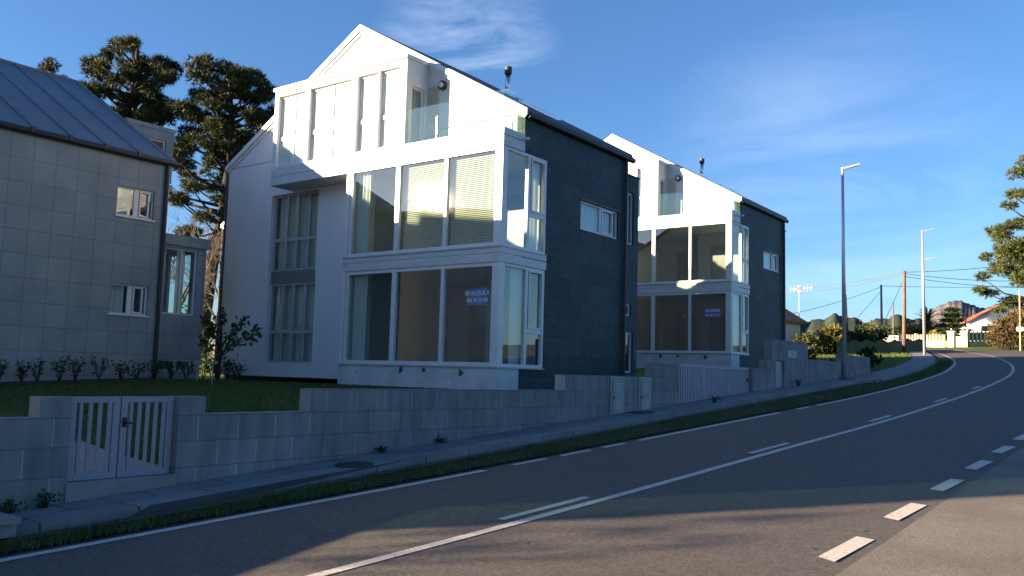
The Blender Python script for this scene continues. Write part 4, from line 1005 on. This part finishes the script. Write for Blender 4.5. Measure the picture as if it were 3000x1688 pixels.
# forest ridge and mountain
def ridge(name, az0, az1, d, el, mat, n, base, depth, jag):
    q = MB(); vs = []; fs = []; rr = random.Random(5)
    for i in range(n+1):
        az = az0+(az1-az0)*i/n
        h = 1.6 + d*math.tan(R(el(az))) + rr.uniform(-jag,jag)
        for k, (dd, f) in enumerate(((0,0),(.25,.55),(.5,.86),(.75,1.0),(1,.98),(2,.5))):
            p_ = polar(az, d+(dd-.75)*depth); vs.append((p_.x,p_.y, base+(h-base)*f + (rr.uniform(-jag,jag)*.6 if 0 < k < 4 else 0)))
        if i: fs += [((i-1)*6+k,(i-1)*6+k+1,i*6+k+1,i*6+k) for k in range(5)]
    q.add(vs, fs); o = q.build(name, M[mat], smooth=True); return o
kind(ridge('far_forest', 8, 45, 330, lambda a: 4.0+.18*math.sin(a*1.9)+.10*math.sin(a*5.3)-(.5 if a > 25.5 else 0)*min(1,(a-25.5)), 'forest', 260, 8, 60, .3), 'stuff')
MTN = [(22,2.6),(24.2,3.3),(25.0,3.9),(25.6,4.35),(26.2,4.75),(26.8,4.96),(27.3,5.02),(27.8,4.85),(28.3,4.62),(28.7,4.58),(29.2,4.78),(29.8,4.86),(30.6,4.7),(32,4.9),(35,4.0),(40,3.2)]
kind(ridge('mountain', 21, 40, 2400, lambda a: smooth_tab(MTN, a) if False else lerp_tab(MTN, a), 'rock', 190, 20, 900, 2.5), 'structure')

# ------------------------------------------------------------------ light, sky, camera
EL = R(11.3)
sun = bpy.data.lights.new('sun', 'SUN'); sun.energy = 5.0; sun.angle = R(.5); sun.color = (1,.74,.47)
so = bpy.data.objects.new('sun', sun); COL.objects.link(so)
dirv = Vector((ts.x*math.cos(EL), ts.y*math.cos(EL), -math.sin(EL)))
so.rotation_euler = dirv.to_track_quat('-Z','Y').to_euler()
world = bpy.data.worlds.new('World'); scene.world = world; world.use_nodes = True
nt = world.node_tree; nt.nodes.clear()
out = nt.nodes.new('ShaderNodeOutputWorld'); bg = nt.nodes.new('ShaderNodeBackground'); bg.inputs['Strength'].default_value = .059
sky = nt.nodes.new('ShaderNodeTexSky'); sky.sky_type = 'NISHITA'; sky.sun_disc = False; sky.sun_elevation = EL
sky.sun_rotation = math.atan2(-ts.x, -ts.y); sky.altitude = 0; sky.air_density = 1.0; sky.dust_density = .5; sky.ozone_density = 4.5
# thin cirrus wisps
tc = nt.nodes.new('ShaderNodeTexCoord'); mp = nt.nodes.new('ShaderNodeMapping'); mp.inputs['Scale'].default_value = (1.2,1.2,5.5); mp.inputs['Rotation'].default_value = (.25,.2,.5)
nz = nt.nodes.new('ShaderNodeTexNoise'); nz.inputs['Scale'].default_value = 2.6; nz.inputs['Detail'].default_value = 9; nz.inputs['Roughness'].default_value = .62; nz.inputs['Distortion'].default_value = .7
rp = nt.nodes.new('ShaderNodeValToRGB'); rp.color_ramp.elements[0].position = .42; rp.color_ramp.elements[0].color = (0,0,0,1); rp.color_ramp.elements[1].position = .75; rp.color_ramp.elements[1].color = (.13,.13,.13,1)
mx = nt.nodes.new('ShaderNodeMix'); mx.data_type = 'RGBA'; mx.inputs[7].default_value = (6.5,6.9,7.6,1)
nt.links.new(tc.outputs['Generated'], mp.inputs[0]); nt.links.new(mp.outputs[0], nz.inputs['Vector']); nt.links.new(nz.outputs['Fac'], rp.inputs[0])
def blob(az, el, deg, amp):
    a = R(az-37); dv = (math.sin(a)*math.cos(R(el)), math.cos(a)*math.cos(R(el)), math.sin(R(el)))
    q = nt.nodes.new('ShaderNodeVectorMath'); q.operation = 'DOT_PRODUCT'; q.inputs[1].default_value = dv; nt.links.new(tc.outputs['Generated'], q.inputs[0])
    m_ = nt.nodes.new('ShaderNodeMapRange'); m_.interpolation_type = 'SMOOTHSTEP'; m_.inputs[1].default_value = math.cos(R(deg)); m_.inputs[2].default_value = 1; m_.inputs[4].default_value = amp; nt.links.new(q.outputs['Value'], m_.inputs[0]); return m_.outputs[0]
def mth(op, a, b):
    m_ = nt.nodes.new('ShaderNodeMath'); m_.operation = op; nt.links.new(a, m_.inputs[0]); nt.links.new(b, m_.inputs[1]); return m_.outputs[0]
msk = mth('ADD', mth('ADD', blob(-3.5,20.5,6.5,2.2), blob(20,11,13,.8)), blob(-60,35,25,.5))
nt.links.new(mth('MULTIPLY', rp.outputs[0], msk), mx.inputs[0]); tn = nt.nodes.new('ShaderNodeMix'); tn.data_type = 'RGBA'; tn.blend_type = 'MULTIPLY'; tn.inputs[0].default_value = 1; tn.inputs[7].default_value = (.69,.73,.80,1); nt.links.new(sky.outputs[0], tn.inputs[6]); nt.links.new(tn.outputs[2], mx.inputs[6]); nt.links.new(mx.outputs[2], bg.inputs[0]); nt.links.new(bg.outputs[0], out.inputs[0])

cam = bpy.data.cameras.new('camera'); co = bpy.data.objects.new('camera', cam); COL.objects.link(co); scene.camera = co
cam.sensor_width = 36; cam.lens = 36*2550.17/3000; cam.clip_start = .05; cam.clip_end = 8000
pt, rl, yw = R(5.66334), R(1.594), R(-37.0)
d = Vector((math.sin(yw)*math.cos(pt), math.cos(yw)*math.cos(pt), math.sin(pt)))
r0 = Vector((math.cos(yw), -math.sin(yw), 0)); u0 = r0.cross(d)
r_ = r0*math.cos(rl) + u0*math.sin(rl); u_ = -r0*math.sin(rl) + u0*math.cos(rl)
mw = Matrix((( r_.x,u_.x,-d.x,CAM.x),(r_.y,u_.y,-d.y,CAM.y),(r_.z,u_.z,-d.z,CAM.z),(0,0,0,1)))
co.matrix_world = mw
scene.view_settings.view_transform = 'Standard'; scene.view_settings.look = 'None'; scene.view_settings.gamma = 1; scene.view_settings.exposure = 2.5
scene.render.engine = 'CYCLES'; scene.cycles.max_bounces = 8; scene.cycles.transparent_max_bounces = 16; scene.cycles.use_denoising = True
scene.cycles.sample_clamp_indirect = 6
